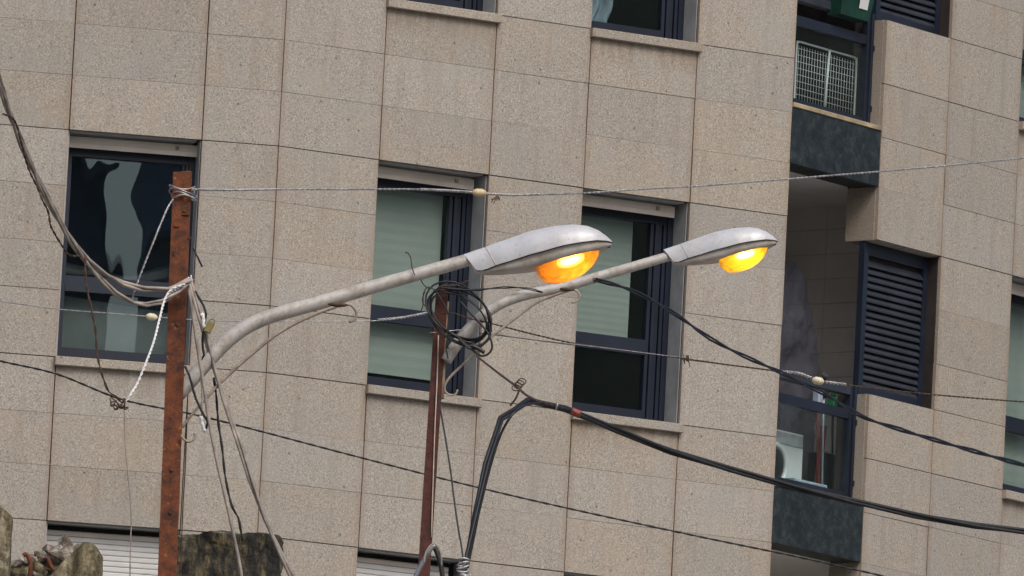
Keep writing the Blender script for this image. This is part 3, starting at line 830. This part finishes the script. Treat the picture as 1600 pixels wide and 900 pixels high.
# heavy grey bundle sweeping in from the upper left to the rusty post
bun = [(-60, -60, 53.5), (-25, 45, 54), (2, 135, 54.4), (30, 213, 54.7), (65, 290, 55), (98, 352, 55.2), (128, 398, 55.4)]
cable('cable_bundle', px(bun + [(158, 424, 55.5), (190, 442, 55.6), (225, 452, 55.7), (262, 452, 55.75), (296, 437, 55.8)], 0), 'upper grey cable of the pair sagging from top left to the rusty post', 'cable', 'grey_cable', .0085, 2, .0085, .9, 6)
cable('cable_bundle', px([(x - 2, y + 1, Y - .02) for x, y, Y in bun] + [(152, 430, 55.5), (180, 458, 55.55), (208, 473, 55.6), (235, 476, 55.7), (262, 468, 55.75), (282, 454, 55.78), (299, 436, 55.82)], 0), 'lower looping grey cable that droops deepest left of the rusty post', 'cable', 'grey_cable', .0075, 2, .0075, .7, 6)
cable('tie_wire', px([(4, 178, 54.3), (18, 184, 54.5), (26, 196, 54.6), (33, 222, 54.65), (44, 262, 54.8), (60, 296, 54.9), (66, 312, 54.9), (75, 330, 54.95), (79, 352, 55), (86, 366, 55.05), (97, 384, 55.1), (107, 398, 55.2), (126, 401, 55.3)], 0), 'thin brown kinked wire dangling beside the grey cable pair', 'wire', 'rustwire', .003, 2, .0032, .09)
cable('tie_wire', px([(133, 400, 55.3), (134, 440, 55.3), (142, 480, 55.3), (149, 515, 55.3), (152, 555, 55.3), (161, 590, 55.3), (170, 612, 55.3), (181, 620, 55.3), (190, 629, 55.3)], 0), 'dark brown wire hanging across the left window', 'wire', 'rustwire', .0034, 2, .0036, .14)
cable('cord', px([(289, 444, 55.76), (268, 452, 55.74), (257, 470, 55.7), (249, 500, 55.6), (240, 535, 55.5), (228, 567, 55.4), (214, 600, 55.35), (203, 618, 55.3), (194, 631, 55.3)], 0), 'white twisted cord hanging slanting beside the rusty post', 'cord', 'white_rope', .0034, 2, .0036, .055)
k_ = MB()
for q_ in range(5):
    c = ray(190 + random.uniform(-10, 8), 628 + random.uniform(-5, 5), 55.3)
    P = [c + Vector((random.uniform(-.03, .03), random.uniform(-.02, .02), random.uniform(-.035, .03))) for _ in range(5)]
    k_.tube(spline(P, 5), .0035, 5)
tag(obj('wire_knot', k_, 'rustwire'), 'tangled wire knot where white cord and brown wire meet', 'wire')
cable('wire', px([(194, 632, 55.3), (195, 680, 55.3), (199, 730, 55.3), (205, 800, 55.3), (204, 850, 55.3), (202, 960, 55.3)], 0), 'thin grey wire dropping straight below the wire knot', 'wire', 'grey_cable', .0032)
cable('wire', px([(271, 311, 55.85), (262, 325, 55.8), (252, 348, 55.75), (243, 370, 55.7), (230, 402, 55.7), (219, 430, 55.7), (211, 452, 55.7), (206, 470, 55.7)], 0), 'thin bright wire slanting down left from the post top', 'wire', 'galv', .0026, 2, .003, .05)
# span wire from the top of the rusty post to the right edge
sp = cable('span_wire', px([(300, 297, 55.88), (360, 297, 56), (437, 296, 56.2), (540, 296, 56.5), (655, 296, 56.9), (745, 301, 57.2), (780, 304, 57.3), (840, 304, 57.5), (910, 302, 57.8), (1000, 296, 58.1), (1090, 291, 58.5), (1180, 284, 58.8), (1290, 275, 59.2), (1400, 266, 59.7), (1500, 257, 60), (1600, 247, 60.5), (1720, 234, 61)], 0), 'pale twisted span wire from the rusty post top to the right edge', 'wire', 'galv', .0028, 2, .0028, .07)
for seg, r_, pt_ in (([(300, 296, 55.86), (360, 297, 55.99), (440, 296, 56.19)], .0034, .035), ([(657, 296, 56.88), (700, 298, 57), (742, 301, 57.18)], .005, .035), ([(760, 303, 57.22), (800, 305, 57.35), (844, 304, 57.5)], .0042, .035)):
    m = MB(); strands(m, spline(px(seg, 0)), 2, r_, .003, pt_); obj('wrap', m, 'galv', sp)
m = MB()
for dy in (-5, 0, 6, 11):
    P = [a1 + Vector((0, 0, 0))]
    c = ray(284, 298 + dy, Y1)
    P = [c + Vector((.062 * math.cos(t) + .012 * (dy > 3), .03 + .055 * math.sin(t), .012 * math.sin(t * 2 + dy))) for t in [2 * math.pi * i / 20 for i in range(21)]]
    m.tube(P, .0036, 5)
obj('tie_loop', m, 'galv', sp)
m = MB()
for _ in range(5):
    c = ray(777, 306, 57.25)
    m.tube(spline([c, c + Vector((random.uniform(-.02, .02), -.01, -.01)), c + Vector((random.uniform(-.03, .03), -.02, random.uniform(-.045, -.02)))], 4), .0026, 5)
obj('wire_tail', m, 'rustwire', sp)
egg(749, 301, 57.15, .075, .042, R(0), 'tan egg insulator on the span wire above the orange lamp', 'tan')
# thin wire through the dark red post
tw = [(-80, 462, 70), (0, 471, 70.5), (90, 483, 71), (180, 490, 71.4), (240, 495, 71.6), (330, 501, 71.9), (450, 502, 72.2), (560, 502, 72.4), (610, 499, 72.5), (668, 489, 72.6)]
cable('wire', px(tw, 0), 'thin pale wire crossing the left window low behind the rusty post', 'wire', 'galv', .0034)
m = MB(); strands(m, spline(px([(590, 500, 72.45), (630, 496, 72.5), (668, 489, 72.6)], 0)), 2, .006, .004, .05)
tag(obj('wire_splice', m, 'galv'), 'twisted pale wire splice left of the dark red post', 'wire')
egg(237, 495, 71.55, .075, .046, R(6), 'cream egg insulator beside the rusty post over the left window', 'cream')
cable('wire', px([(690, 490, 72.65), (710, 490, 72.6), (735, 498, 72.6), (770, 506, 72.7), (800, 514, 72.8), (840, 524, 73), (900, 537, 73.2), (980, 548, 73.5), (1060, 559, 73.8), (1130, 569, 74), (1200, 578, 74.2), (1240, 585, 74.3), (1280, 595, 74.4), (1310, 600, 74.5), (1440, 615, 74.9), (1600, 628, 75.4), (1700, 635, 75.7)], 0), 'thin dark wire running right from the dark red post past the far window', 'wire', 'rustwire', .0032, 2, .003, .08)
cable('wire', px([(672, 520, 72.6), (740, 515, 72.7), (800, 526, 72.9), (900, 538, 73.1), (1060, 558, 73.7)], 0), 'second fine wire under the far lamp arm joining the dark wire', 'wire', 'galv', .0026)
m = MB()
for q_ in range(7):
    c = ray(1073, 562, 73.8)
    m.tube(spline([c + Vector((random.uniform(-.03, .03), 0, random.uniform(-.01, .01))), c + Vector((random.uniform(-.015, .015), -.01, random.uniform(-.03, .03))), c + Vector((random.uniform(-.03, .03), -.015, random.uniform(-.05, .04)))], 5), .003, 5)
tag(obj('wire_knot', m, 'rustwire'), 'small spiky wire knot right of the far window', 'wire')
m = MB(); strands(m, spline(px([(1220, 581, 74.2), (1245, 583, 74.25), (1268, 591, 74.35)], 0)), 2, .008, .004, .06)
strands(m, spline(px([(1290, 597, 74.4), (1305, 599, 74.45), (1322, 601, 74.5)], 0)), 2, .007, .004, .06)
tag(obj('wire_splice', m, 'galv'), 'twisted wire splices either side of the cream insulator by the loggia', 'wire')
egg(1278, 595, 74.35, .082, .052, R(9), 'cream egg insulator hanging in front of the loggia railing', 'cream')
# long thin black line falling across the whole picture
cable('wire', px([(-120, 534), (0, 564), (90, 585), (190, 624), (300, 647), (400, 672), (560, 714), (740, 760), (900, 797), (1100, 840), (1250, 871), (1400, 905), (1560, 945)], (77, 81)), 'long thin black line falling from left edge to bottom right', 'wire', 'black_cable', .0046, 2, .0034, .2, 5)
# twisted pair from the far lamp arm to the right
cable('lamp_cable', px([(930, 437, 72.66), (945, 441, 72.6), (975, 449, 72.3), (1015, 467, 72), (1060, 494, 71.6), (1110, 529, 71.2), (1160, 555, 70.8), (1205, 575, 70.4), (1245, 594, 70), (1300, 622, 69.6), (1345, 650, 69.2), (1400, 669, 68.8), (1470, 690, 68.2), (1540, 710, 67.6), (1610, 729, 67), (1720, 752, 66)], 0), 'black twin cable sagging right from the far lamp arm', 'cable', 'black_cable', .0075, 2, .0085, 1.1, 6)
cable('wire', px([(688, 449), (715, 452), (745, 453), (775, 450), (805, 449), (830, 452), (848, 457)], Y2 - .06), 'thin black lead from the cable coil to the far lamp arm', 'wire', 'black_cable', .0038, 2, .005, .35)
# thick black supply cable
main = [(716, 980), (724, 905), (734, 852), (749, 780), (761, 722), (774, 672), (793, 638), (815, 626), (842, 627), (870, 635), (905, 647), (960, 671), (1030, 699), (1100, 722), (1200, 750), (1300, 776), (1400, 799), (1500, 818), (1600, 831), (1720, 842)]
cable('supply_cable', px(main, (60, 63)), 'thick black supply cable bundle arching up then sagging to the right edge', 'cable', 'black_cable', .0105, 3, .0105, 2.6, 7)
cable('supply_cable', px([(722, 960, 60), (729, 890, 60), (738, 845, 60), (752, 785, 60), (768, 722, 60), (784, 675, 60), (803, 645, 60), (824, 632, 60.2), (850, 631, 60.4), (880, 638, 60.6)], 0), 'single black cable following the inside of the arching supply cable', 'cable', 'black_cable', .007)
tp = MB().tube(spline(px([(893, 642.1), (900, 645), (907, 648.1)], 60.5)), .0213, 12)
tag(obj('red_tape', tp, 'redtape'), 'red tape wound round the thick black cable', 'tape')
tag(obj('cable_clip', MB().tube(px([(869, 634.3), (871.5, 635)], 60.4), .0216, 10), 'galv'), 'small white clip on the thick black cable', 'clip')
cable('support_wire', px([(745, 556, 72), (752, 562, 71), (775, 580, 68), (795, 595, 65), (809, 605, 62), (822, 617, 61), (845, 628, 60.4), (868, 634, 60.3)], 0), 'rusty support wire slanting from the coil to the black cable', 'wire', 'rustwire', .0036, 2, .0038, .07)
m = MB()
for q_ in range(4):
    c = ray(812, 607, 62) + Vector((.01 * q_ - .02, 0, .006 * q_))
    m.tube([c + Vector((.022 * math.cos(t), -.02 + .01 * math.sin(t), .018 * math.sin(t) + .006 * q_)) for t in [6.3 * i / 14 for i in range(15)]], .0034, 5)
kn = tag(obj('wire_knot', m, 'rustwire'), 'rusty wire loop knot above the arch of the black cable', 'wire')
obj('wire_tail', MB().tube(spline(px([(812, 608), (806, 622), (797, 634)], 61)), .006, 5), 'rustwire', kn)
# coil on the dark red post
m = MB(); rnd = random.Random(3)
ring = []
for i in range(6 * 26 + 1):
    t = 2 * math.pi * i / 26; L_ = i / 26
    a_, b_ = 53 + 4 * math.sin(L_ * 2.1), 36 + 5 * math.sin(L_ * 1.7 + 1)
    cx, cy = 717 + 3.5 * math.sin(L_ * 2.9), 491 + 4 * math.sin(L_ * 1.3); ro = R(36 + 7 * math.sin(L_ * 1.9))
    X, Yv = a_ * math.cos(t), b_ * math.sin(t)
    ring.append(ray(cx + X * math.cos(ro) - Yv * math.sin(ro), cy + X * math.sin(ro) + Yv * math.cos(ro), Y2 - .10 + .02 * math.sin(L_ * 5) + (.04 if math.cos(t - 3.5) > .6 else 0)))
m.tube(ring, .006, 7)
coil = tag(obj('cable_coil', m, 'black_cable'), 'coil of black cable looped over the dark red post', 'cable')
for P_, r_ in (([(719, 471), (733, 487), (748, 503), (762, 520), (769, 540), (764, 552), (752, 556), (741, 549), (730, 540), (716, 530)], .007), ([(700, 545), (699, 520), (700, 490), (688, 466), (679, 452)], .005), ([(716, 530), (735, 545), (750, 541), (765, 527), (764, 505)], .007), ([(700, 560), (697, 540), (704, 522), (724, 532), (742, 538)], .005), ([(765, 451), (735, 453), (705, 451), (688, 449)], .006)):
    obj('loose_turn', MB().tube(spline(px(P_, Y2 - .13)), r_, 7), 'black_cable', coil)
obj('taped_end', MB().tube(spline(px([(738, 540), (748, 545), (757, 551)], Y2 - .14)), .013, 8), 'rubber', coil)
for P_ in ([(678, 452), (668, 449), (662, 458), (661, 476), (658, 486)], [(700, 447), (715, 445), (733, 438)], [(666, 480), (660, 470), (664, 455)], [(684, 452), (696, 455), (702, 449), (694, 446), (683, 450)]):
    obj('binding_wire', MB().tube(spline(px(P_, Y2 - .12)), .0042, 5), 'rustwire', coil)
cable('wire', px([(684, 618, 72.6), (690, 650, 72.5), (697, 690, 72.4), (704, 735, 72.3), (709, 775, 72.2), (716, 825, 72.1), (723, 868, 72), (726, 930, 72)], 0), 'thin black wire hanging down beside the dark red post', 'wire', 'black_cable', .006)
# cables running down from the rusty post
def drop(P_, label, mat, r, n=1, off=0, pitch=.3, Y=Y1 + .02): return cable('down_cable', px(P_, Y), label, 'cable', mat, r, n, off, pitch)
drop([(296, 438), (304, 462), (316, 505), (330, 560), (345, 612), (362, 660), (378, 705), (398, 770), (418, 822), (440, 868), (470, 930)], 'thick pair of grey cables slanting down right of the rusty post', 'grey_cable', .0085, 2, .0085, 1.4)
drop([(294, 446), (301, 490), (309, 545), (318, 600), (328, 665), (340, 725), (353, 780), (366, 840), (376, 890), (384, 950)], 'single grey cable falling between post and thick cable pair', 'grey_cable', .0085, Y=Y1 - .06)
drop([(305, 455), (315, 472), (322, 488), (319, 510), (316, 535), (319, 555), (314, 568)], 'short black kinked wire end near the olive tag', 'black_cable', .006)
drop([(334, 590), (338, 620), (341, 660), (347, 700), (352, 745), (362, 790), (372, 808), (376, 828), (379, 845)], 'black wavy cable hanging behind the stay rod to the dark stone', 'black_cable', .0042, 2, .003, .2, Y1 + .05)
drop([(289, 572), (297, 590), (305, 620), (314, 640), (322, 655), (327, 664), (322, 670)], 'short black hooked wire under the lamp arm foot', 'black_cable', .006, Y=Y1 - .05)
drop([(312, 580), (315, 600), (316, 640), (315, 652)], 'thin grey wire under the near lamp arm', 'grey_cable', .004)
drop([(293, 625), (291, 690), (289, 740), (286, 790), (283, 870), (281, 940)], 'thin dark wire close along the right side of the rusty post', 'rustwire', .003, Y=Y1 + .2)
drop([(314, 650), (315, 660), (318, 668), (320, 675)], 'short white cord end dangling under the lamp arm', 'white_rope', .006, 2, .004, .06)
drop([(315, 490), (318, 498), (317, 506), (320, 512)], 'short white cord holding the olive tag', 'white_rope', .007, 2, .004, .06, Y1 - .02)
drop([(302, 388), (309, 402), (316, 417)], 'short dark wire stub sticking out right of the rusty post', 'black_cable', .0045)
c = ray(327, 511, Y1 - .03)
tg = MB().cbox(-.018, .018, -.008, .008, -.03, .028, .004)
tg.tube([(.0 + .012 * math.cos(t), 0, .028 + .016 * math.sin(t)) for t in [math.pi * i / 8 for i in range(9)]], .003, 6)
tag(obj('hanging_tag', tg, 'olive', None, Matrix.Translation(c) @ Matrix.Rotation(R(22), 4, 'Y')), 'small olive tag hanging among the cables by the rusty post', 'tag')
m = MB()
for q_ in range(9):
    t0 = q_ / 8; c = ray(262 + 34 * t0, 458 - 22 * t0, Y1 - .07)
    P = [c + Vector((.008 * math.sin(t * .6),   .02 * math.cos(t), .017 * math.sin(t))) for t in [6.3 * i / 14 for i in range(15)]]
    m.tube(P, .0034, 5)
tag(obj('cord_wrap', m, 'white_rope'), 'white cord wrapping that ties the grey cables to the rusty post', 'cord')
m = MB().tube(spline(px([(633, 394), (638, 396), (642, 404), (644, 418), (648, 430)], Y1)), .003, 5)
m.tube(spline(px([(657, 436), (663, 446), (672, 452)], Y1)), .003, 5)
tag(obj('wire_end', m, 'rustwire'), 'short bent wire end poking above the near lamp arm', 'wire')
# bent pipe with slack wire at the lower edge
fz = MB()
P = px([(636, 935), (650, 900), (662, 876), (674, 856), (680, 853)], 60)
fr_ = tag(obj('pipe_frame', MB().tube(spline(P), .0125, 10), 'steel'), 'bright metal pipe frame peaking at the bottom edge by the dark red post', 'pipe')
obj('pipe_leg', MB().tube(spline(px([(678, 854), (683, 864), (689, 885), (696, 935)], 60.05)), .013, 10), 'rubber', fr_)
obj('slack_wire', MB().tube(spline(px([(662, 880), (666, 862), (676, 850), (684, 853), (689, 866), (690, 884)], 59.9)), .0048, 6), 'grey_cable', fr_)
m = MB()
for q_ in range(6):
    c = ray(726 + random.uniform(-3, 2), 876 + q_ * 5, 59.95)
    m.tube([c + Vector((.03 * math.cos(t), -.015 * math.sin(t), .012 * math.sin(t + q_))) for t in [6.3 * i / 12 for i in range(13)]], .005, 5)
tag(obj('wire_lashing', m, 'galv'), 'pale wire lashing round the black cable at the bottom edge', 'wire')

# ------------------------------------------------------------------ old stone work along the lower edge
def rough_block(name, Y, outline, depth, mat, label, cat, amp, seed, zmin):
    """outline: top profile [(x, y)] of photo positions; a thick broken wall going down to the ground"""
    P = px(outline, Y); n = len(P); m = MB(); vs = []; fs = []
    P = [p for a, b in zip(P, P[1:]) for p in (a, a.lerp(b, .25), a.lerp(b, .5), a.lerp(b, .75))] + [P[-1]]
    n = len(P); rows_ = 44; cols = 6
    zs = [1 - (1 - i / rows_) ** 2.2 for i in range(rows_ + 1)]
    def disp(v):
        s_ = Vector((seed, seed * 2, 0))
        return Vector((noise.noise(v * 7 + s_), noise.noise(v * 7 + s_ + Vector((9, 0, 0))), noise.noise(v * 7 + s_ + Vector((0, 9, 0))))) * amp + Vector((noise.noise(v * 22 + s_), noise.noise(v * 22 - s_), noise.noise(v * 22 + s_ * 2))) * amp * .45
    idx = {}
    def vert(p):
        q_ = p + disp(p); vs.append(q_); return len(vs) - 1
    front = [[vert(Vector((p.x, p.y, p.z + (zmin - p.z) * (1 - zs[rows_ - i])))) for i in range(rows_ + 1)] for p in P]
    back = [[vert(Vector((p.x, p.y + depth, p.z + .02 + (zmin - p.z) * (1 - zs[rows_ - i])))) for i in range(rows_ + 1)] for p in P]
    for k in range(n - 1):
        for i in range(rows_):
            fs.append((front[k][i], front[k][i + 1], front[k + 1][i + 1], front[k + 1][i])); fs.append((back[k + 1][i], back[k + 1][i + 1], back[k][i + 1], back[k][i]))
    top = []
    for k in range(n):
        r_ = [front[k][0]]
        for c_ in range(1, cols): r_.append(vert(Vector((P[k].x, P[k].y + depth * c_ / cols, P[k].z + .02 * c_ / cols))))
        r_.append(back[k][0]); top.append(r_)
    for k in range(n - 1):
        for c_ in range(cols): fs.append((top[k][c_], top[k + 1][c_], top[k + 1][c_ + 1], top[k][c_ + 1]))
    for k, rev in ((0, 1), (n - 1, 0)):
        for i in range(rows_):
            f_ = (front[k][i], front[k][i + 1], back[k][i + 1], back[k][i]); fs.append(f_[::-1] if not rev else f_)
    m.add(vs, fs, False)
    return tag(obj(name, m, mat), label, cat)
zg = gz(55) - .2
rough_block('stone_wall', 56.6, [(268, 835), (285, 838), (300, 836), (315, 839), (330, 832), (352, 830), (372, 834), (392, 830), (410, 833), (428, 838), (440, 842)], .35, 'mossy', 'blackened mossy old stone wall top right of the rusty post', 'wall', .026, 3, zg)
pil = rough_block('stone_pillar', 54.2, [(78, 900), (92, 884), (106, 870), (120, 856), (130, 849), (142, 849), (150, 857), (157, 870), (158, 876)], .18, 'olive_stone', 'olive lichened stone pillar with sloping top at lower left', 'pillar', .013, 8, zg)
rough_block('stone_post', 53.6, [(-60, 770), (-25, 772), (0, 788), (8, 797), (16, 806), (18, 814)], .2, 'olive_stone', 'dark olive stone post cut by the left edge', 'post', .005, 5, zg)
rub = rough_block('rubble_wall', 54.7, [(10, 884), (30, 874), (48, 866), (66, 866), (84, 860), (100, 856), (116, 851), (126, 850)], .4, 'rubble', 'broken pale rubble wall top between the two olive stones', 'wall', .045, 12, zg)
rnd = random.Random(11)
for k in range(34):
    x = rnd.uniform(16, 118); yt = 882 - (x - 12) * .29; y = yt + rnd.uniform(2, 40)
    c = ray(x, y, 54.62 - rnd.uniform(0, .10))
    bm = bmesh.new(); bmesh.ops.create_icosphere(bm, subdivisions=1, radius=1)
    sx, sy, sz = rnd.uniform(.03, .075), rnd.uniform(.03, .06), rnd.uniform(.018, .042)
    for v in bm.verts:
        d = 1 + .5 * noise.noise(v.co * 1.6 + Vector((k * 3.1, 0, 0))) + .25 * noise.noise(v.co * 4 + Vector((k, 3, 0)))
        v.co = Vector((v.co.x * sx, v.co.y * sy, v.co.z * sz)) * d
    me = bpy.data.meshes.new('stone'); bm.to_mesh(me); bm.free()
    obj('stone', me, 'rubble' if k % 4 else 'olive_stone', rub, Matrix.Translation(c) @ Matrix.Rotation(rnd.uniform(0, 3), 4, 'Y'))
for P_ in ([(36, 868), (40, 866), (45, 872), (48, 885), (46, 905)], [(70, 871), (75, 874), (79, 884), (84, 892), (90, 905)]):
    obj('rusty_bar', MB().tube(spline(px(P_, 54.45)), .0105, 8), 'rust', rub)

# ------------------------------------------------------------------ things standing in the loggias
def cpt(u, d, z): return FC @ Vector((u, d, z))
zk = ledge[0][0]; zfl = zk - .01
# washing machine
wm = thing('washing_machine', cpt(.57, .5, zfl), 'white washing machine with round door behind the lower balcony glass', 'washing machine')
u0, u1, d0, d1, zw = .24, .91, .37, .62, zfl + .54
obj('body', MB().cbox(u0, u1, d0, d1, zfl, zw, .012), 'white_paint', wm, FC)
dc = Vector((u0 + .25, d0, zfl + .25))
P = [dc + Vector((.165 * math.cos(t), -.012, .165 * math.sin(t))) for t in [2 * math.pi * i / 32 for i in range(33)]]
dr = obj('door_ring', MB().tube(P, .024, 8, False), 'white_paint', wm, FC)
obj('porthole', MB().ellipsoid(dc + Vector((0, -.01, 0)), .135, .03, .135, 24, 12), 'rubber', dr, FC)
obj('control_panel', MB().cbox(u0 + .02, u1 - .02, d0 - .008, d0 - .001, zw - .11, zw - .015, .003), simple('panel_grey', (.45, .46, .47), .4), wm, FC)
# brooms, mop and bottles
def broom(u, d, top, mat, headmat, label, lean):
    b = cpt(u, d, zfl + .01)
    o = thing('broom', b, label, 'broom', 'brooms on the lower balcony')
    obj('handle', MB().tube([Vector((u, d, zfl + .03)), Vector((u + lean, d + .05, zfl + top))], .009, 8), mat, o, FC)
    hd = MB(); hd.cbox(u - .03 + lean, u + .03 + lean, d + .02, d + .08, zfl + top - .02, zfl + top + .10, .01)
    for k in range(9): hd.tube([Vector((u + lean - .026 + k * .0065, d + .05, zfl + top + .095)), Vector((u + lean - .036 + k * .009, d + .045, zfl + top + .19))], .004, 5)
    obj('head', hd, headmat, o, FC)
broom(1.10, .35, .84, 'red', 'blue', 'red handled broom with pale head up behind the balcony rail', .02)
broom(1.18, .36, .90, 'blue', 'rubber', 'pale handled broom with dark head behind the balcony rail', .03)
broom(1.31, .35, .80, 'rubber', 'green', 'black handled broom with green head by the louvred screen', .02)
# patterned cloth and timber behind the glass
bx_ = thing('storage_box', cpt(.8, .30, zfl), 'pale lidded storage box on the balcony floor behind the glass', 'box')
obj('body', MB().cbox(.60, 1.02, .22, .34, zfl, zfl + .12, .012), simple('grey_green_plastic', (.22, .30, .27), .5), bx_, FC)
obj('lid', MB().cbox(.58, 1.04, .21, .35, zfl + .121, zfl + .155, .012), 'blue', bx_, FC)
pl = MB()
pl.add([(1.14, .40, zfl), (1.19, .40, zfl), (1.25, .39, zfl + .66), (1.20, .39, zfl + .66), (1.14, .43, zfl), (1.19, .43, zfl), (1.25, .42, zfl + .66), (1.20, .42, zfl + .66)],
       [(0, 1, 2, 3), (7, 6, 5, 4), (0, 4, 5, 1), (1, 5, 6, 2), (2, 6, 7, 3), (3, 7, 4, 0)])
tag(obj('timber_plank', pl, simple('red_brown_timber', (.20, .06, .04), .7, 0, .2, 10), None, FC), 'red brown plank leaning behind the lower balcony glass', 'plank')
tag(obj('dark_cupboard', MB().cbox(1.30, 1.62, .43, .59, zfl, zfl + .46, .01), 'room', None, FC), 'dark low cupboard behind the planks on the lower balcony', 'cupboard')
# crinkled plastic sheeting hung in the loggia
m = MB(); vs = []; fs = []; nu, nv = 44, 70
for i in range(nv + 1):
    t = i / nv
    for k in range(nu + 1):
        a = k / nu
        ur = 1.46 - .30 * max(0, (t - .72) / .28) ** 2.4 + .05 * math.sin(t * 5)      # right edge falls away at the top
        u = .30 + (ur - .30) * a
        q_ = Vector((u * 3, 0, t * 5))
        d = .66 + .07 * noise.noise(q_) + .035 * noise.noise(Vector((u * 9 + t * 6, 2, t * 11))) + .018 * noise.noise(Vector((u * 22 - t * 9, 5, t * 24))) + .10 * max(0, a - .8) * 5 * .2
        vs.append((u, d, zfl + .02 + 1.93 * t))
for i in range(nv):
    for k in range(nu):
        q_ = i * (nu + 1) + k; fs.append((q_, q_ + 1, q_ + nu + 2, q_ + nu + 1))
dp, n, b = new_mat('crinkled_plastic_film'); n.nodes.remove(b)
g_ = n.nodes.new('ShaderNodeNewGeometry')
pb = n.nodes.new('ShaderNodeBsdfPrincipled'); pb.inputs['Base Color'].default_value = (.10, .105, .135, 1); pb.inputs['Roughness'].default_value = .16
bump(n, pb, noise_n(n, g_.outputs['Position'], 12, 4, .6), .5, .02)
tr_ = n.nodes.new('ShaderNodeBsdfTransparent'); tr_.inputs[0].default_value = (.62, .63, .70, 1)
mx = n.nodes.new('ShaderNodeMixShader'); mx.inputs[0].default_value = .62
n.links.new(tr_.outputs[0], mx.inputs[1]); n.links.new(pb.outputs[0], mx.inputs[2]); n.links.new(mx.outputs[0], n.nodes['Material Output'].inputs[0])
tag(obj('plastic_sheet', m.add(vs, fs, True), dp, None, FC), 'crinkled dark plastic sheeting hung in the open loggia', 'sheet')
# drying rack on the upper balcony
zk = ledge[-1][0]; zf2 = zk + .06
rk = thing('drying_rack', cpt(.78, .24, zk + .042), 'white wire drying rack behind the upper balcony glass', 'drying rack')
ua, ub, dd, za, zb_ = .36, 1.20, .24, zk + .042, zk + .59
fr = MB()
fr.tube(spline([Vector(p) for p in ((ua, dd, za), (ua, dd, zb_ - .05), (ua + .015, dd, zb_ - .012), (ua + .05, dd, zb_), ((ua + ub) / 2, dd, zb_), (ub - .05, dd, zb_), (ub - .015, dd, zb_ - .012), (ub, dd, zb_ - .05), (ub, dd, za))], 5), .0085, 8)
obj('frame', fr, 'white_paint', rk, FC)
obj('centre_bar', MB().tube([((ua + ub) / 2 - .02, dd - .012, za), ((ua + ub) / 2 + .02, dd - .012, zb_ - .005)], .010, 8), 'white_paint', rk, FC)
gr = MB()
for k in range(1, 22): gr.tube([(ua + (ub - ua) * k / 22, dd + .006, za + .02), (ua + (ub - ua) * k / 22, dd + .006, zb_ - .03)], .0021, 5)
for k in range(10): gr.tube([(ua + .01, dd + .012, za + .03 + k * .052), (ub - .01, dd + .012, za + .03 + k * .052)], .0021, 5)
obj('wire_grid', gr, 'white_paint', rk, FC)
# planter hung over the upper handrail
zt2 = ledge[-1][1]
fb = thing('flower_box', cpt(.84, .10, zt2 - .09), 'dark green flower box hung on the topmost balcony rail', 'flower box')
bx = MB(); x0, x1 = .62, 1.06
bx.add([(x0 + .02, .03, zt2 - .10), (x1 - .02, .03, zt2 - .10), (x1 - .02, .16, zt2 - .10), (x0 + .02, .16, zt2 - .10), (x0, .0, zt2 + .09), (x1, .0, zt2 + .09), (x1, .19, zt2 + .09), (x0, .19, zt2 + .09)],
       [(0, 3, 2, 1), (4, 5, 6, 7), (0, 1, 5, 4), (1, 2, 6, 5), (2, 3, 7, 6), (3, 0, 4, 7)])
obj('trough', bx, 'dkgreen', fb, FC)
obj('white_sticker', MB().add([(.86, .009, zt2 - .02), (.98, .009, zt2 - .02), (.98, -.006, zt2 + .07), (.86, -.006, zt2 + .07)], [(0, 1, 2, 3)]), 'white_paint', fb, FC)
